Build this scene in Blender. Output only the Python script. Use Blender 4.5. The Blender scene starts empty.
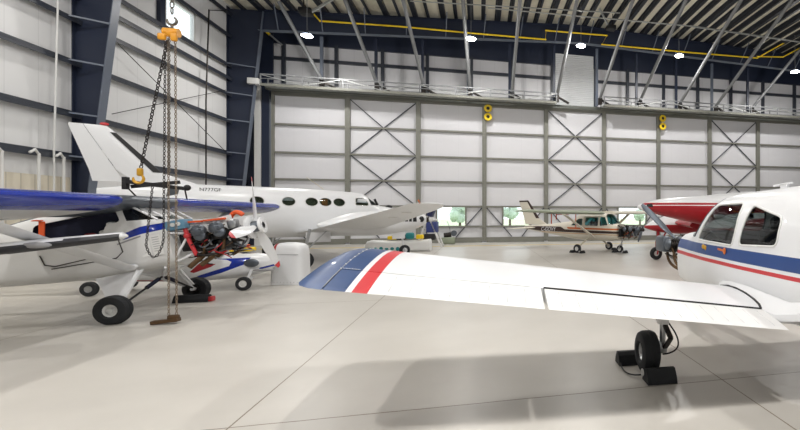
import bpy, bmesh, math, random
from mathutils import Vector, Matrix
random.seed(7)
sc = bpy.context.scene
COL = sc.collection
V = Vector
PI = math.pi
def R(d): return math.radians(d)

# ------------------------------------------------------------------ camera
FOC, PX, PY, EYE = 455.6, 595.0, 215.3, 1.65
YAW = math.atan((595 - 480) / 455.6)
cs_, sn_ = math.cos(YAW), math.sin(YAW)
cam = bpy.data.cameras.new('camera')
cam.sensor_width = 36; cam.lens = FOC * 36 / 800
cam.shift_x = (400 - PX) / 800; cam.shift_y = 0.3 / 800
cam.clip_end = 500
co = bpy.data.objects.new('camera', cam); COL.objects.link(co)
co.location = (0, 0, EYE); co.rotation_euler = (R(90), 0, -YAW)
sc.camera = co
def ray(x, y):
    u = (x - PX) / FOC; v = (PY - y) / FOC
    return V((sn_ + u * cs_, cs_ - u * sn_, v))
def onY(x, y, Y): r = ray(x, y); return V((0, 0, EYE)) + r * (Y / r.y)
def onX(x, y, X): r = ray(x, y); return V((0, 0, EYE)) + r * (X / r.x)
def onZ(x, y, Z): r = ray(x, y); return V((0, 0, EYE)) + r * ((Z - EYE) / r.z)
def at(x, y, d): return V((0, 0, EYE)) + ray(x, y) * d

# ------------------------------------------------------------------ materials
def lin(c): return tuple(((v / 255) / 12.92 if v / 255 <= .04045 else ((v / 255 + .055) / 1.055) ** 2.4) for v in c)
def mat(name, rgb, rough=.5, metal=0, var=.06, scale=6, bump=0, bscale=30, spec=.5, coat=0):
    m = bpy.data.materials.new(name); m.use_nodes = True
    nt = m.node_tree; b = nt.nodes['Principled BSDF']
    b.inputs['Roughness'].default_value = rough; b.inputs['Metallic'].default_value = metal
    b.inputs['Specular IOR Level'].default_value = spec
    b.inputs['Coat Weight'].default_value = coat
    c = lin(rgb)
    tc = nt.nodes.new('ShaderNodeTexCoord'); n = nt.nodes.new('ShaderNodeTexNoise')
    n.inputs['Scale'].default_value = scale; n.inputs['Detail'].default_value = 4
    nt.links.new(tc.outputs['Object'], n.inputs['Vector'])
    mx = nt.nodes.new('ShaderNodeMix'); mx.data_type = 'RGBA'
    mx.inputs[6].default_value = (*[max(0, v * (1 - var)) for v in c], 1)
    mx.inputs[7].default_value = (*[min(1, v * (1 + var)) for v in c], 1)
    nt.links.new(n.outputs['Fac'], mx.inputs[0]); nt.links.new(mx.outputs[2], b.inputs['Base Color'])
    if bump:
        n2 = nt.nodes.new('ShaderNodeTexNoise'); n2.inputs['Scale'].default_value = bscale
        nt.links.new(tc.outputs['Object'], n2.inputs['Vector'])
        bp = nt.nodes.new('ShaderNodeBump'); bp.inputs['Strength'].default_value = bump; bp.inputs['Distance'].default_value = .02
        nt.links.new(n2.outputs['Fac'], bp.inputs['Height']); nt.links.new(bp.outputs['Normal'], b.inputs['Normal'])
    return m
def glass(name, rgb, alpha=.35, rough=.02):
    m = bpy.data.materials.new(name); m.use_nodes = True
    nt = m.node_tree; nt.nodes.clear()
    o = nt.nodes.new('ShaderNodeOutputMaterial'); t = nt.nodes.new('ShaderNodeBsdfTransparent')
    g = nt.nodes.new('ShaderNodeBsdfGlossy'); mx = nt.nodes.new('ShaderNodeMixShader'); fr = nt.nodes.new('ShaderNodeLayerWeight')
    t.inputs['Color'].default_value = (*lin(rgb), 1); g.inputs['Roughness'].default_value = rough
    mm = nt.nodes.new('ShaderNodeMath'); mm.operation = 'POWER'; mm.inputs[1].default_value = 4
    m2 = nt.nodes.new('ShaderNodeMath'); m2.operation = 'MULTIPLY_ADD'; m2.inputs[1].default_value = .8; m2.inputs[2].default_value = .06 * alpha * 2
    nt.links.new(fr.outputs['Facing'], mm.inputs[0]); nt.links.new(mm.outputs[0], m2.inputs[0]); nt.links.new(m2.outputs[0], mx.inputs[0])
    nt.links.new(t.outputs[0], mx.inputs[1]); nt.links.new(g.outputs[0], mx.inputs[2])
    nt.links.new(mx.outputs[0], o.inputs[0])
    return m
def emit(name, rgb, s):
    m = bpy.data.materials.new(name); m.use_nodes = True
    b = m.node_tree.nodes['Principled BSDF']
    b.inputs['Base Color'].default_value = (*lin(rgb), 1)
    b.inputs['Emission Color'].default_value = (*lin(rgb), 1); b.inputs['Emission Strength'].default_value = s
    return m

M_WHITE = mat('white_paint', (224, 225, 227), .28, var=.015, coat=.15)
M_WHITE2 = mat('aged_white_paint', (224, 224, 223), .35, var=.03, scale=3)
M_GREYW = mat('grey_white_fabric', (219, 218, 215), .45, var=.03, scale=4)
M_CREAM = mat('cream_paint', (205, 197, 180), .4, var=.04)
M_BLUE = mat('wing_blue', (17, 58, 108), .4, var=.25, scale=5, coat=.2)
M_RBLUE = mat('royal_blue', (22, 48, 150), .22, var=.2, scale=7, coat=.3)
M_STRIPE = mat('stripe_blue', (40, 70, 128), .3, var=.05)
M_RED = mat('stripe_red', (196, 52, 58), .32, var=.05)
M_RED2 = mat('deep_red', (160, 24, 34), .3, var=.08)
M_ORANGE = mat('orange_strap', (226, 88, 34), .55)
M_BROWN = mat('stripe_brown', (52, 32, 26), .4)
M_AMBER = mat('stripe_amber', (196, 100, 36), .4)
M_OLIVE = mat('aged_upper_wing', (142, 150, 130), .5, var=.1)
M_RUBBER = mat('tyre_rubber', (30, 32, 36), .75, var=.15, scale=12)
M_BOOT = mat('black_boot', (52, 52, 56), .55, var=.25, scale=9, bump=.3, bscale=14)
M_BLACK = mat('black_plastic', (20, 20, 22), .6)
M_DARK = mat('dark_interior', (24, 24, 30), .8)
M_NAVYIN = mat('dark_blue_interior', (16, 20, 44), .9)
M_ALU = mat('bare_aluminium', (176, 178, 180), .32, .9, var=.1, scale=12)
M_GUN = mat('gunmetal', (98, 104, 112), .4, .6, var=.1)
M_STEEL = mat('dark_steel', (52, 48, 46), .45, .7, var=.2, scale=15)
M_RUST = mat('exhaust_brown', (96, 74, 52), .55, .6, var=.25, scale=12)
M_NAVY = mat('navy_steel', (32, 40, 60), .45, var=.08, scale=2)
M_GIRT = mat('dark_girt', (46, 51, 62), .45, var=.1, scale=3)
M_FLANGE = mat('grey_flange', (96, 104, 118), .4, var=.08)
M_TUBE = mat('grey_tube', (132, 134, 136), .4, .2, var=.1)
M_DOORST = mat('door_steel', (126, 126, 118), .45, .15, var=.1)
M_GALV = mat('galvanised', (178, 180, 178), .42, .4, var=.1)
M_YELLOW = mat('safety_yellow', (244, 208, 30), .45, var=.05)
M_GOLD = mat('hook_gold', (196, 148, 42), .4, .3, var=.15)
M_HOIST = mat('hoist_orange', (224, 154, 34), .45, var=.1)
M_CHAIN = mat('chain_steel', (104, 98, 90), .45, .6)
M_ROPE = mat('old_chain', (134, 118, 100), .6, .3)
M_PAPER = mat('paper', (236, 236, 234), .8, var=.02)
M_SEAM = mat('seam_grey', (186, 188, 190), .5)
M_INK = mat('ink_grey', (150, 150, 152), .8)
M_CONDUIT = mat('white_conduit', (214, 214, 212), .45)
M_TEAL = mat('teal_cover', (38, 132, 136), .6)
M_GLASS = glass('clear_pane', (244, 248, 248), .5)
M_SMOKE = glass('tinted_pane', (196, 206, 204), .55)
M_SHADE = glass('shaded_pane', (128, 134, 134), .6)
M_TEALG = glass('green_tint_pane', (118, 186, 188), .6)
M_LAMP = emit('lamp_face', (255, 253, 248), 30)

# ------------------------------------------------------------------ mesh builder
class MB:
    def __init__(s): s.bm = bmesh.new(); s.mi = 0
    def _f(s, vs):
        try:
            f = s.bm.faces.new(vs); f.material_index = s.mi; return f
        except ValueError: return None
    def box(s, c, size, rot=None, bev=0):
        M = Matrix.Translation(V(c)) @ (rot.to_4x4() if rot else Matrix.Identity(4))
        r = bmesh.ops.create_cube(s.bm, size=1, matrix=M @ Matrix.Diagonal((*size, 1)))
        fs = {f for v in r['verts'] for f in v.link_faces}
        for f in fs: f.material_index = s.mi
        if bev:
            es = {e for v in r['verts'] for e in v.link_edges}
            q = bmesh.ops.bevel(s.bm, geom=list(es), offset=bev, segments=2, affect='EDGES', profile=.5)
            for f in q['faces']: f.material_index = s.mi
        return s
    def bar(s, a, b, w, h, up=(0, 0, 1)):
        a, b = V(a), V(b); d = b - a; L = d.length; x = d / L; u = V(up)
        if abs(x.dot(u)) > .99: u = V((0, 1, 0))
        y = u.cross(x).normalized(); z = x.cross(y)
        return s.box((a + b) / 2, (L, w, h), Matrix((x, y, z)).transposed())
    def tube(s, pts, r, n=10, closed=False, caps=True):
        pts = [V(p) for p in pts]; rs = r if isinstance(r, (list, tuple)) else [r] * len(pts)
        rings = []; N = len(pts); prev = None
        for i, p in enumerate(pts):
            a = pts[(i - 1) % N] if closed or i > 0 else p
            b = pts[(i + 1) % N] if closed or i < N - 1 else p
            t = (b - a)
            if t.length < 1e-9: t = V((0, 0, 1))
            t.normalize()
            if prev is None:
                u = V((0, 0, 1)) if abs(t.z) < .9 else V((1, 0, 0))
                prev = (u - t * u.dot(t)).normalized()
            else:
                q = prev - t * prev.dot(t)
                prev = q.normalized() if q.length > 1e-6 else prev
            w = t.cross(prev)
            rings.append([s.bm.verts.new(p + (prev * math.cos(k * 2 * PI / n) + w * math.sin(k * 2 * PI / n)) * rs[i]) for k in range(n)])
        M_ = N if closed else N - 1
        for i in range(M_):
            A, B = rings[i], rings[(i + 1) % N]
            for k in range(n): s._f((A[k], A[(k + 1) % n], B[(k + 1) % n], B[k]))
        if not closed and caps:
            s._f(rings[0][::-1]); s._f(rings[-1])
        return s
    def cyl(s, a, b, r, r2=None, n=16): return s.tube([a, b], [r, r if r2 is None else r2], n)
    def lathe(s, prof, c, axis, n=28):
        ax = V(axis).normalized(); u = V((0, 0, 1)) if abs(ax.z) < .9 else V((1, 0, 0))
        u = (u - ax * u.dot(ax)).normalized(); w = ax.cross(u); c = V(c); rings = []
        for (h, r) in prof:
            if r < 1e-5: rings.append([s.bm.verts.new(c + ax * h)])
            else: rings.append([s.bm.verts.new(c + ax * h + (u * math.cos(k * 2 * PI / n) + w * math.sin(k * 2 * PI / n)) * r) for k in range(n)])
        for A, B in zip(rings, rings[1:]):
            for k in range(n):
                k2 = (k + 1) % n
                if len(A) == 1 and len(B) == 1: continue
                if len(A) == 1: s._f((A[0], B[k2], B[k]))
                elif len(B) == 1: s._f((A[k], A[k2], B[0]))
                else: s._f((A[k], A[k2], B[k2], B[k]))
        return s
    def ball(s, c, r, sc_=(1, 1, 1), n=14):
        q = bmesh.ops.create_uvsphere(s.bm, u_segments=n, v_segments=max(6, n // 2), radius=r,
                                      matrix=Matrix.Translation(V(c)) @ Matrix.Diagonal((*sc_, 1)))
        for f in {f for v in q['verts'] for f in v.link_faces}: f.material_index = s.mi
        return s
    def loft(s, rings, cap=True, mis=None, closed_ring=True):
        vr = [[s.bm.verts.new(V(p)) for p in r] for r in rings]; n = len(vr[0])
        for i, (A, B) in enumerate(zip(vr, vr[1:])):
            if mis: s.mi = mis[i]
            for k in range(n if closed_ring else n - 1): s._f((A[k], A[(k + 1) % n], B[(k + 1) % n], B[k]))
        if cap:
            if mis: s.mi = mis[0]
            s._f(vr[0][::-1])
            if mis: s.mi = mis[-1]
            s._f(vr[-1])
        return s
    def prism(s, poly, a, b):
        """polygon points (3D) pushed from offset a to offset b"""
        a, b = V(a), V(b)
        return s.loft([[V(p) + a for p in poly], [V(p) + b for p in poly]])
    def build(s, name, mats, parent=None, smooth=35, keep=False, loc=None):
        if not keep: bmesh.ops.recalc_face_normals(s.bm, faces=s.bm.faces[:])
        me = bpy.data.meshes.new(name); s.bm.to_mesh(me); s.bm.free()
        for m in (mats if isinstance(mats, (list, tuple)) else [mats]): me.materials.append(m)
        if smooth:
            for p in me.polygons: p.use_smooth = True
            me.set_sharp_from_angle(angle=R(smooth))
        o = bpy.data.objects.new(name, me); COL.objects.link(o)
        if parent: o.parent = parent
        if loc: o.location = loc
        return o

def tag(o, label=None, cat=None, group=None, kind=None):
    if label: o['label'] = label
    if cat: o['category'] = cat
    if group: o['group'] = group
    if kind: o['kind'] = kind
    return o
def empty(name, loc=(0, 0, 0), rot=(0, 0, 0), label=None, cat=None, group=None, kind=None):
    o = bpy.data.objects.new(name, None); COL.objects.link(o); o.empty_display_size = .1
    o.location = loc; o.rotation_euler = rot
    return tag(o, label, cat, group, kind)
def copy_tree(o, parent=None):
    c = o.copy(); COL.objects.link(c); c.parent = parent
    for ch in list(o.children): copy_tree(ch, c)
    return c

# ------------------------------------------------------------------ shape helpers
def interp(st, m=5):
    """Catmull-Rom over tuples"""
    out = []; n = len(st)
    for i in range(n - 1):
        p0, p1, p2, p3 = st[max(i - 1, 0)], st[i], st[i + 1], st[min(i + 2, n - 1)]
        for k in range(m):
            t = k / m
            row = []
            for a, b, c, d in zip(p0, p1, p2, p3):
                v = .5 * (2 * b + (c - a) * t + (2 * a - 5 * b + 4 * c - d) * t * t + (3 * b - a - 3 * c + d) * t ** 3)
                lo, hi = min(b, c), max(b, c)
                row.append(min(max(v, lo), hi))
            out.append(tuple(row))
    out.append(st[-1]); return out
def sgnpow(v, e): return math.copysign(abs(v) ** e, v)
def fring(x, zb, zt, w, n, zc, N):
    out = []
    for k in range(N):
        t = 2 * PI * (k + .5) / N; c, s_ = math.cos(t), math.sin(t)
        out.append(V((x, w * sgnpow(c, 2 / n), zc + ((zt - zc) if s_ > 0 else (zc - zb)) * sgnpow(s_, 2 / n))))
    return out
def fuselage(st, N=40, m=5, cap=True):
    """stations: x, zbottom, ztop, halfwidth, exponent, zwidest fraction"""
    mb = MB(); rings = []
    for (x, zb, zt, w, n, f) in interp(st, m): rings.append(fring(x, zb, zt, w, n, zb + (zt - zb) * f, N))
    mb.loft(rings, cap); bmesh.ops.recalc_face_normals(mb.bm, faces=mb.bm.faces[:])
    return mb
def roundpoly(pts, r=.05, seg=4):
    out = []; n = len(pts)
    for i in range(n):
        p = V((*pts[i], 0)); a = V((*pts[i - 1], 0)) - p; b = V((*pts[(i + 1) % n], 0)) - p
        d = min(r, a.length * .45, b.length * .45)
        A = p + a.normalized() * d; B = p + b.normalized() * d
        for k in range(seg + 1):
            t = k / seg; q = A * (1 - t) ** 2 + p * 2 * t * (1 - t) + B * t * t; out.append((q.x, q.y))
    return out
def ell(cx, cz, rx, rz, n=20): return [(cx + rx * math.cos(2 * PI * k / n), cz + rz * math.sin(2 * PI * k / n)) for k in range(n)]
def inpoly(x, y, poly):
    c = False; n = len(poly)
    for i in range(n):
        x1, y1 = poly[i]; x2, y2 = poly[i - 1]
        if (y1 > y) != (y2 > y) and x < (x2 - x1) * (y - y1) / (y2 - y1) + x1: c = not c
    return c
def split(mb, poly, side, ax=(0, 2), other=1):
    """cut the outline (in the plane of the two axes) into the shell; returns the faces inside it"""
    bm = mb.bm
    lo = [min(p[i] for p in poly) for i in (0, 1)]; hi = [max(p[i] for p in poly) for i in (0, 1)]
    def cand():
        out = []
        for f in bm.faces:
            c = f.calc_center_median()
            if side and c[other] * side < 0: continue
            vs = [v.co for v in f.verts]
            if max(v[ax[0]] for v in vs) < lo[0] or min(v[ax[0]] for v in vs) > hi[0]: continue
            if max(v[ax[1]] for v in vs) < lo[1] or min(v[ax[1]] for v in vs) > hi[1]: continue
            out.append(f)
        return out
    n = len(poly)
    for i in range(n):
        p, q = poly[i - 1], poly[i]; dx, dz = q[0] - p[0], q[1] - p[1]
        L = math.hypot(dx, dz)
        if L < 1e-6: continue
        no = V((0, 0, 0)); no[ax[0]] = -dz / L; no[ax[1]] = dx / L
        cc = V((0, 0, 0)); cc[ax[0]] = p[0]; cc[ax[1]] = p[1]
        fs = cand()
        g = set(fs)
        for f in fs: g.update(f.edges); g.update(f.verts)
        bmesh.ops.bisect_plane(bm, geom=list(g), dist=1e-5, plane_co=cc, plane_no=no)
    return [f for f in cand() if inpoly(f.calc_center_median()[ax[0]], f.calc_center_median()[ax[1]], poly)]
def paint(mb, poly, side, mi, **k):
    for f in split(mb, poly, side, **k): f.material_index = mi
def takeout(mb, poly, side, push=0, **k):
    fs = split(mb, poly, side, **k); new = MB(); vm = {}
    for f in fs:
        vs = []
        for v in f.verts:
            if v not in vm: vm[v] = new.bm.verts.new(v.co)
            vs.append(vm[v])
        try: new.bm.faces.new(vs)
        except ValueError: pass
    bmesh.ops.delete(mb.bm, geom=fs, context='FACES')
    new.bm.normal_update()
    return new
def rim(mb):
    """ordered boundary loops of an open patch"""
    es = [e for e in mb.bm.edges if len(e.link_faces) == 1]; nb = {}
    for e in es:
        a, b = e.verts; nb.setdefault(a, []).append(b); nb.setdefault(b, []).append(a)
    loops = []; seen = set()
    for s0 in nb:
        if s0 in seen: continue
        lp = [s0]; seen.add(s0); cur = s0
        while True:
            nx = [v for v in nb[cur] if v not in seen]
            if not nx: break
            cur = nx[0]; seen.add(cur); lp.append(cur)
        if len(lp) > 3: loops.append([v.co.copy() for v in lp])
    return loops
def window(mb, poly, side, parent, gmat, fmat=None, fr=.012, name='side_window', **k):
    p = takeout(mb, poly, side, **k); lps = rim(p)
    o = p.build(name, gmat, parent, keep=True)
    if fmat and lps:
        f = MB()
        for lp in lps: f.tube(lp, fr, 6, closed=True)
        f.build('window_frame', fmat, o)
    return o

def foil(t=.13, cam_=.02, a=0., b=1., n=11):
    """closed airfoil outline between chord fractions a..b -> (x, z), x aft positive"""
    def th(x): return 5 * t * (.2969 * math.sqrt(x) - .126 * x - .3516 * x * x + .2843 * x ** 3 - .1036 * x ** 4)
    def cm(x): return cam_ * (2 * .4 * x - x * x) / .16 if x < .4 else cam_ * (.2 + .8 * x - x * x) / .36
    xs = [a + (b - a) * (1 - math.cos(PI * k / n)) / 2 for k in range(n + 1)] if a == 0 else [a + (b - a) * k / n for k in range(n + 1)]
    up = [(x, cm(x) + th(x)) for x in xs]; lowr = [(x, cm(x) - th(x)) for x in xs]
    return up[::-1] + lowr[(1 if a == 0 else 0):]
def wsec(le, ch, t=.13, cam_=.02, a=0., b=1., inc=0., n=11, vert=False):
    """one wing section: leading edge point, chord running to -x"""
    out = []; ci, si = math.cos(inc), math.sin(inc)
    for (x, z) in foil(t, cam_, a, b, n):
        X = -x * ch; Z = z * ch
        X, Z = X * ci - Z * si * -1 * 0 , Z + x * ch * -math.tan(inc)
        out.append(V((le[0] + X, le[1] + (Z if vert else 0), le[2] + (0 if vert else Z))))
    return out
def wing(secs, a=0., b=1., mis=None, mb=None, vert=False, inc=0., n=11):
    """secs: (x_le, y, z, chord, thickness[, camber]); vert: span along z"""
    mb = mb or MB()
    mb.loft([wsec(s[:3], s[3], s[4], s[5] if len(s) > 5 else .02, a, b, inc, n, vert) for s in secs], True, mis)
    return mb
def lerp_sec(A, B, t): return tuple(p + (q - p) * t for p, q in zip(A, B))

def wheel(parent, c, r, w, axis=(0, 1, 0), hub=M_ALU, hub_r=.45, name='tire'):
    mb = MB(); h = w / 2; k = r * hub_r
    mb.lathe([(-h * .7, k), (-h, k * 1.25), (-h, r * .78), (-h * .85, r * .92), (-h * .5, r * .99), (-h * .3, r), (-h * .28, r * .975), (-h * .1, r * .975), (-h * .08, r),
              (h * .08, r), (h * .1, r * .975), (h * .28, r * .975), (h * .3, r), (h * .5, r * .99), (h * .85, r * .92), (h, r * .78), (h, k * 1.25), (h * .7, k)], c, axis, 36)
    t = mb.build(name, M_RUBBER, parent)
    hb = MB()
    hb.lathe([(-h * .75, 0), (-h * .75, k * .35), (-h * .5, k * .4), (-h * .45, k * .8), (-h * .72, k * 1.02), (h * .72, k * 1.02), (h * .45, k * .8), (h * .5, k * .4), (h * .75, k * .35), (h * .75, 0)], c, axis, 20)
    for i in range(6):
        A = V(axis).normalized(); u = V((0, 0, 1)); q = A.cross(u)
        p = V(c) + (u * math.cos(i * PI / 3) + q * math.sin(i * PI / 3)) * k * .6
        hb.cyl(p - A * h * .62, p + A * h * .62, k * .09, n=6)
    hb.build('wheel_hub', hub, t)
    return t
def blade_mb(direction, axis, L, ch, root=.1, pitch=R(25), thick=.1):
    """propeller blade from the hub outwards"""
    d = V(direction).normalized(); ax = V(axis).normalized(); e = ax.cross(d).normalized()
    rings = []
    for k in range(10):
        t = k / 9; r = root + (L - root) * t
        c = ch * (.42 + .58 * min(1, t / .35)) if t < .35 else ch * (1 - .35 * ((t - .35) / .65) ** 2)
        if k == 9: c *= .55
        tw = pitch * (1.7 - 1.1 * t); tk = ch * (.42 if t < .1 else thick * (1.4 - .9 * t))
        u = (e * math.cos(tw) + ax * math.sin(tw)); w = (ax * math.cos(tw) - e * math.sin(tw))
        rings.append([d * r + u * c * .5 * math.cos(2 * PI * j / 12) + w * tk * .5 * math.sin(2 * PI * j / 12) for j in range(12)])
    return rings
def prop(parent, c, axis, dirs, L, ch, m, tipm=None, hubm=None, hub_r=.09, hub_l=.16, pitch=R(25)):
    c = V(c); P = MB(); ax = V(axis).normalized()
    P.lathe([(-hub_l * .5, 0), (-hub_l * .5, hub_r), (hub_l * .1, hub_r), (hub_l * .45, hub_r * .75), (hub_l * .6, hub_r * .35), (hub_l * .6, 0)], c, ax, 20)
    h = P.build('propeller', hubm or M_GUN, parent)
    for d in dirs:
        rg = [[p + c for p in r] for r in blade_mb(d, ax, L, ch, hub_r * .7, pitch)]
        b = MB(); n = len(rg) - 1
        b.loft(rg, True, [0] * (n - 1) + [1 if tipm else 0])
        b.build('propeller_blade', [m, tipm] if tipm else [m], h)
    return h
def text(s_, size, M, m, parent, name='registration', ext=.002):
    cu = bpy.data.curves.new('lettering', 'FONT'); cu.body = s_; cu.size = size; cu.extrude = ext; cu.align_x = 'LEFT'
    o = bpy.data.objects.new('lettering', cu); COL.objects.link(o)
    dg = bpy.context.evaluated_depsgraph_get(); me = bpy.data.meshes.new_from_object(o.evaluated_get(dg))
    bpy.data.objects.remove(o); bpy.data.curves.remove(cu)
    me.transform(M); me.materials.clear(); me.materials.append(m)
    q = bpy.data.objects.new(name, me); COL.objects.link(q); q.parent = parent
    return q
def arc(a, mid, b, n=14):
    a, m, b = V(a), V(mid), V(b)
    return [a * (1 - t) ** 2 + m * 2 * t * (1 - t) + b * t * t for t in [k / n for k in range(n + 1)]]

# ================================================================== THE HANGAR
def seam_mat(name, rgb, axis, pitch, w=.012, dark=.8, rough=.45, bump=.0, rib=0, var=.02):
    m = mat(name, rgb, rough, var=var, scale=1.2, bump=bump, bscale=2.5)
    nt = m.node_tree; b = nt.nodes['Principled BSDF']; L = b.inputs['Base Color'].links[0].from_socket
    tc = nt.nodes.new('ShaderNodeTexCoord'); sp = nt.nodes.new('ShaderNodeSeparateXYZ'); nt.links.new(tc.outputs['Object'], sp.inputs[0])
    def M(op, a, b_):
        n = nt.nodes.new('ShaderNodeMath'); n.operation = op
        for i, v in enumerate((a, b_)):
            if isinstance(v, (int, float)): n.inputs[i].default_value = v
            elif v is not None: nt.links.new(v, n.inputs[i])
        return n.outputs[0]
    f = M('FRACT', M('DIVIDE', sp.outputs[axis], pitch), None)
    k = M('LESS_THAN', f, w / pitch)
    mx = nt.nodes.new('ShaderNodeMix'); mx.data_type = 'RGBA'; mx.blend_type = 'MULTIPLY'
    nt.links.new(k, mx.inputs[0]); nt.links.new(L, mx.inputs[6]); mx.inputs[7].default_value = (dark, dark, dark, 1)
    nt.links.new(mx.outputs[2], b.inputs['Base Color'])
    if rib:
        s = M('SINE', M('MULTIPLY', sp.outputs[axis], 2 * PI / rib), None)
        bp = nt.nodes.new('ShaderNodeBump'); bp.inputs['Strength'].default_value = .5; bp.inputs['Distance'].default_value = .03
        nt.links.new(s, bp.inputs['Height']); nt.links.new(bp.outputs['Normal'], b.inputs['Normal'])
    return m
M_WALL = seam_mat('white_liner_panel', (226, 226, 226), 'Y', 1.0, .02, .86, bump=.15)
M_WALLB = seam_mat('white_end_panel', (222, 221, 224), 'X', .9, .02, .86, bump=.1)
M_WAIN = seam_mat('cream_wainscot', (214, 206, 188), 'Y', .42, .04, .72)
M_DOORP = seam_mat('white_door_skin', (216, 216, 220), 'X', 1.25, .012, .9, bump=.3)
M_CEIL = seam_mat('cream_roof_liner', (232, 226, 208), 'Y', 1.5, .02, .8, bump=.1)
M_SHUT = seam_mat('ribbed_white_shutter', (226, 228, 230), 'Z', .12, .015, .8, .35, rib=.12)
M_GRASS = mat('outdoor_grass', (196, 204, 170), .9, var=.15, scale=.5)
M_LEAF = mat('tree_leaves', (182, 198, 182), .9, var=.25, scale=3)
M_BARK = mat('bark', (90, 76, 62), .9)
M_PURL = mat('dark_purlin', (36, 40, 50), .5, var=.15)
M_HEAD = mat('door_head_steel', (102, 106, 100), .5)
M_FLINE = mat('floor_yellow', (216, 190, 96), .4, var=.1)

def floor_mat():
    m = bpy.data.materials.new('polished_concrete'); m.use_nodes = True; nt = m.node_tree; b = nt.nodes['Principled BSDF']
    N = nt.nodes.new; lk = nt.links.new
    tc = N('ShaderNodeTexCoord'); sp = N('ShaderNodeSeparateXYZ'); lk(tc.outputs['Object'], sp.inputs[0])
    n1 = N('ShaderNodeTexNoise'); n1.inputs['Scale'].default_value = .55; n1.inputs['Detail'].default_value = 6; lk(tc.outputs['Object'], n1.inputs['Vector'])
    n2 = N('ShaderNodeTexNoise'); n2.inputs['Scale'].default_value = 3; n2.inputs['Detail'].default_value = 8; n2.inputs['Roughness'].default_value = .7; lk(tc.outputs['Object'], n2.inputs['Vector'])
    r = N('ShaderNodeValToRGB'); lk(n1.outputs['Fac'], r.inputs[0])
    r.color_ramp.elements[0].position = .3; r.color_ramp.elements[0].color = (*lin((186, 182, 175)), 1)
    r.color_ramp.elements[1].position = .7; r.color_ramp.elements[1].color = (*lin((200, 196, 189)), 1)
    mx = N('ShaderNodeMix'); mx.data_type = 'RGBA'; mx.blend_type = 'MULTIPLY'; mx.inputs[0].default_value = .5
    r2 = N('ShaderNodeValToRGB'); lk(n2.outputs['Fac'], r2.inputs[0]); r2.color_ramp.elements[0].position = .25; r2.color_ramp.elements[0].color = (.93, .925, .92, 1); r2.color_ramp.elements[1].position = .6
    lk(r.outputs[0], mx.inputs[6]); lk(r2.outputs[0], mx.inputs[7])
    def M(op, a, c):
        n = N('ShaderNodeMath'); n.operation = op
        for i, v in enumerate((a, c)):
            if isinstance(v, (int, float)): n.inputs[i].default_value = v
            elif v is not None: lk(v, n.inputs[i])
        return n.outputs[0]
    wob = M('MULTIPLY', M('SUBTRACT', n2.outputs['Fac'], .5), .02)
    jx = M('LESS_THAN', M('FRACT', M('DIVIDE', M('ADD', sp.outputs['X'], 1.9 + 42.5), 4.25), None), .013 / 4.25)
    jy = M('LESS_THAN', M('FRACT', M('DIVIDE', M('ADD', M('ADD', sp.outputs['Y'], wob), -4.12 + 55), 5.5), None), .014 / 5.5)
    j = M('MAXIMUM', jx, jy)
    mj = N('ShaderNodeMix'); mj.data_type = 'RGBA'; lk(j, mj.inputs[0]); lk(mx.outputs[2], mj.inputs[6]); mj.inputs[7].default_value = (*lin((122, 110, 94)), 1)
    lk(mj.outputs[2], b.inputs['Base Color'])
    rr = N('ShaderNodeMapRange'); lk(n2.outputs['Fac'], rr.inputs[0]); rr.inputs[3].default_value = .29; rr.inputs[4].default_value = .36
    lk(rr.outputs[0], b.inputs['Roughness']); b.inputs['Specular IOR Level'].default_value = .36
    return m
f = MB(); f.box((7, 10, -.1), (39.4, 45, .2)); fl = tag(f.build('floor', floor_mat(), smooth=0), kind='structure')
f.bm = bmesh.new(); f.box((6.6, 25.5, .003), (38, .28, .006)); f.build('painted_line', M_FLINE, fl, smooth=0)
f = MB(); f.box((5, 130, -.25), (300, 202, .1)); tag(f.build('ground', M_GRASS, smooth=0), 'pale mown grass field outside beyond the hangar doors', 'grass', kind='stuff')

WX = -12.6
# left wall with its high window
w = MB(); t = .12
def slab(y0, y1, z0, z1): w.box((WX - t / 2, (y0 + y1) / 2, (z0 + z1) / 2), (t, y1 - y0, z1 - z0))
slab(-6, 22.44, 0, 12.8); slab(24.53, 29.8, 0, 12.8); slab(22.44, 24.53, 0, 9.42); slab(22.44, 24.53, 10.75, 12.8)
wl = tag(w.build('wall_left', M_WALL, smooth=0), kind='structure')
for z in (3.5, 4.85, 6.5, 7.87, 8.7, 9.35, 10.88, 12.0):
    g = MB(); g.box((WX + .11, 11.8, z), (.22, 35.6, .05)); g.box((WX + .2, 11.8, z - .05), (.025, 35.6, .15)); g.box((WX + .012, 11.8, z + .05), (.02, 35.6, .15))
    g.build('wall_girt', M_GIRT, wl, smooth=0)
g = MB(); g.box((WX + .03, 9, 1.42), (.06, 18, 2.84)); g.build('wainscot_panel', M_WAIN, wl, smooth=0)
wd = MB()
for (y0, y1, z0, z1) in ((22.44, 22.56, 9.42, 10.75), (24.41, 24.53, 9.42, 10.75), (22.44, 24.53, 9.42, 9.5), (22.44, 24.53, 10.67, 10.75)):
    wd.box((WX - .02, (y0 + y1) / 2, (z0 + z1) / 2), (.16, y1 - y0, z1 - z0))
win = tag(wd.build('window_1', M_CONDUIT, smooth=0), kind='structure')
p = MB(); p.box((WX - .04, 23.48, 10.08), (.012, 1.86, 1.2)); p.build('window_pane', M_GLASS, win, smooth=0)
p = MB(); p.box((WX + .06, 22.2, 10.1), (.16, .3, 1.4)); p.build('window_jamb_girt', M_NAVY, win, smooth=0)

def zbot(x): return 12.25 - (.054 * (6 - x) if x < 6 else .034 * (x - 6))
def ztop(x): return zbot(x) + 1.05
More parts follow.
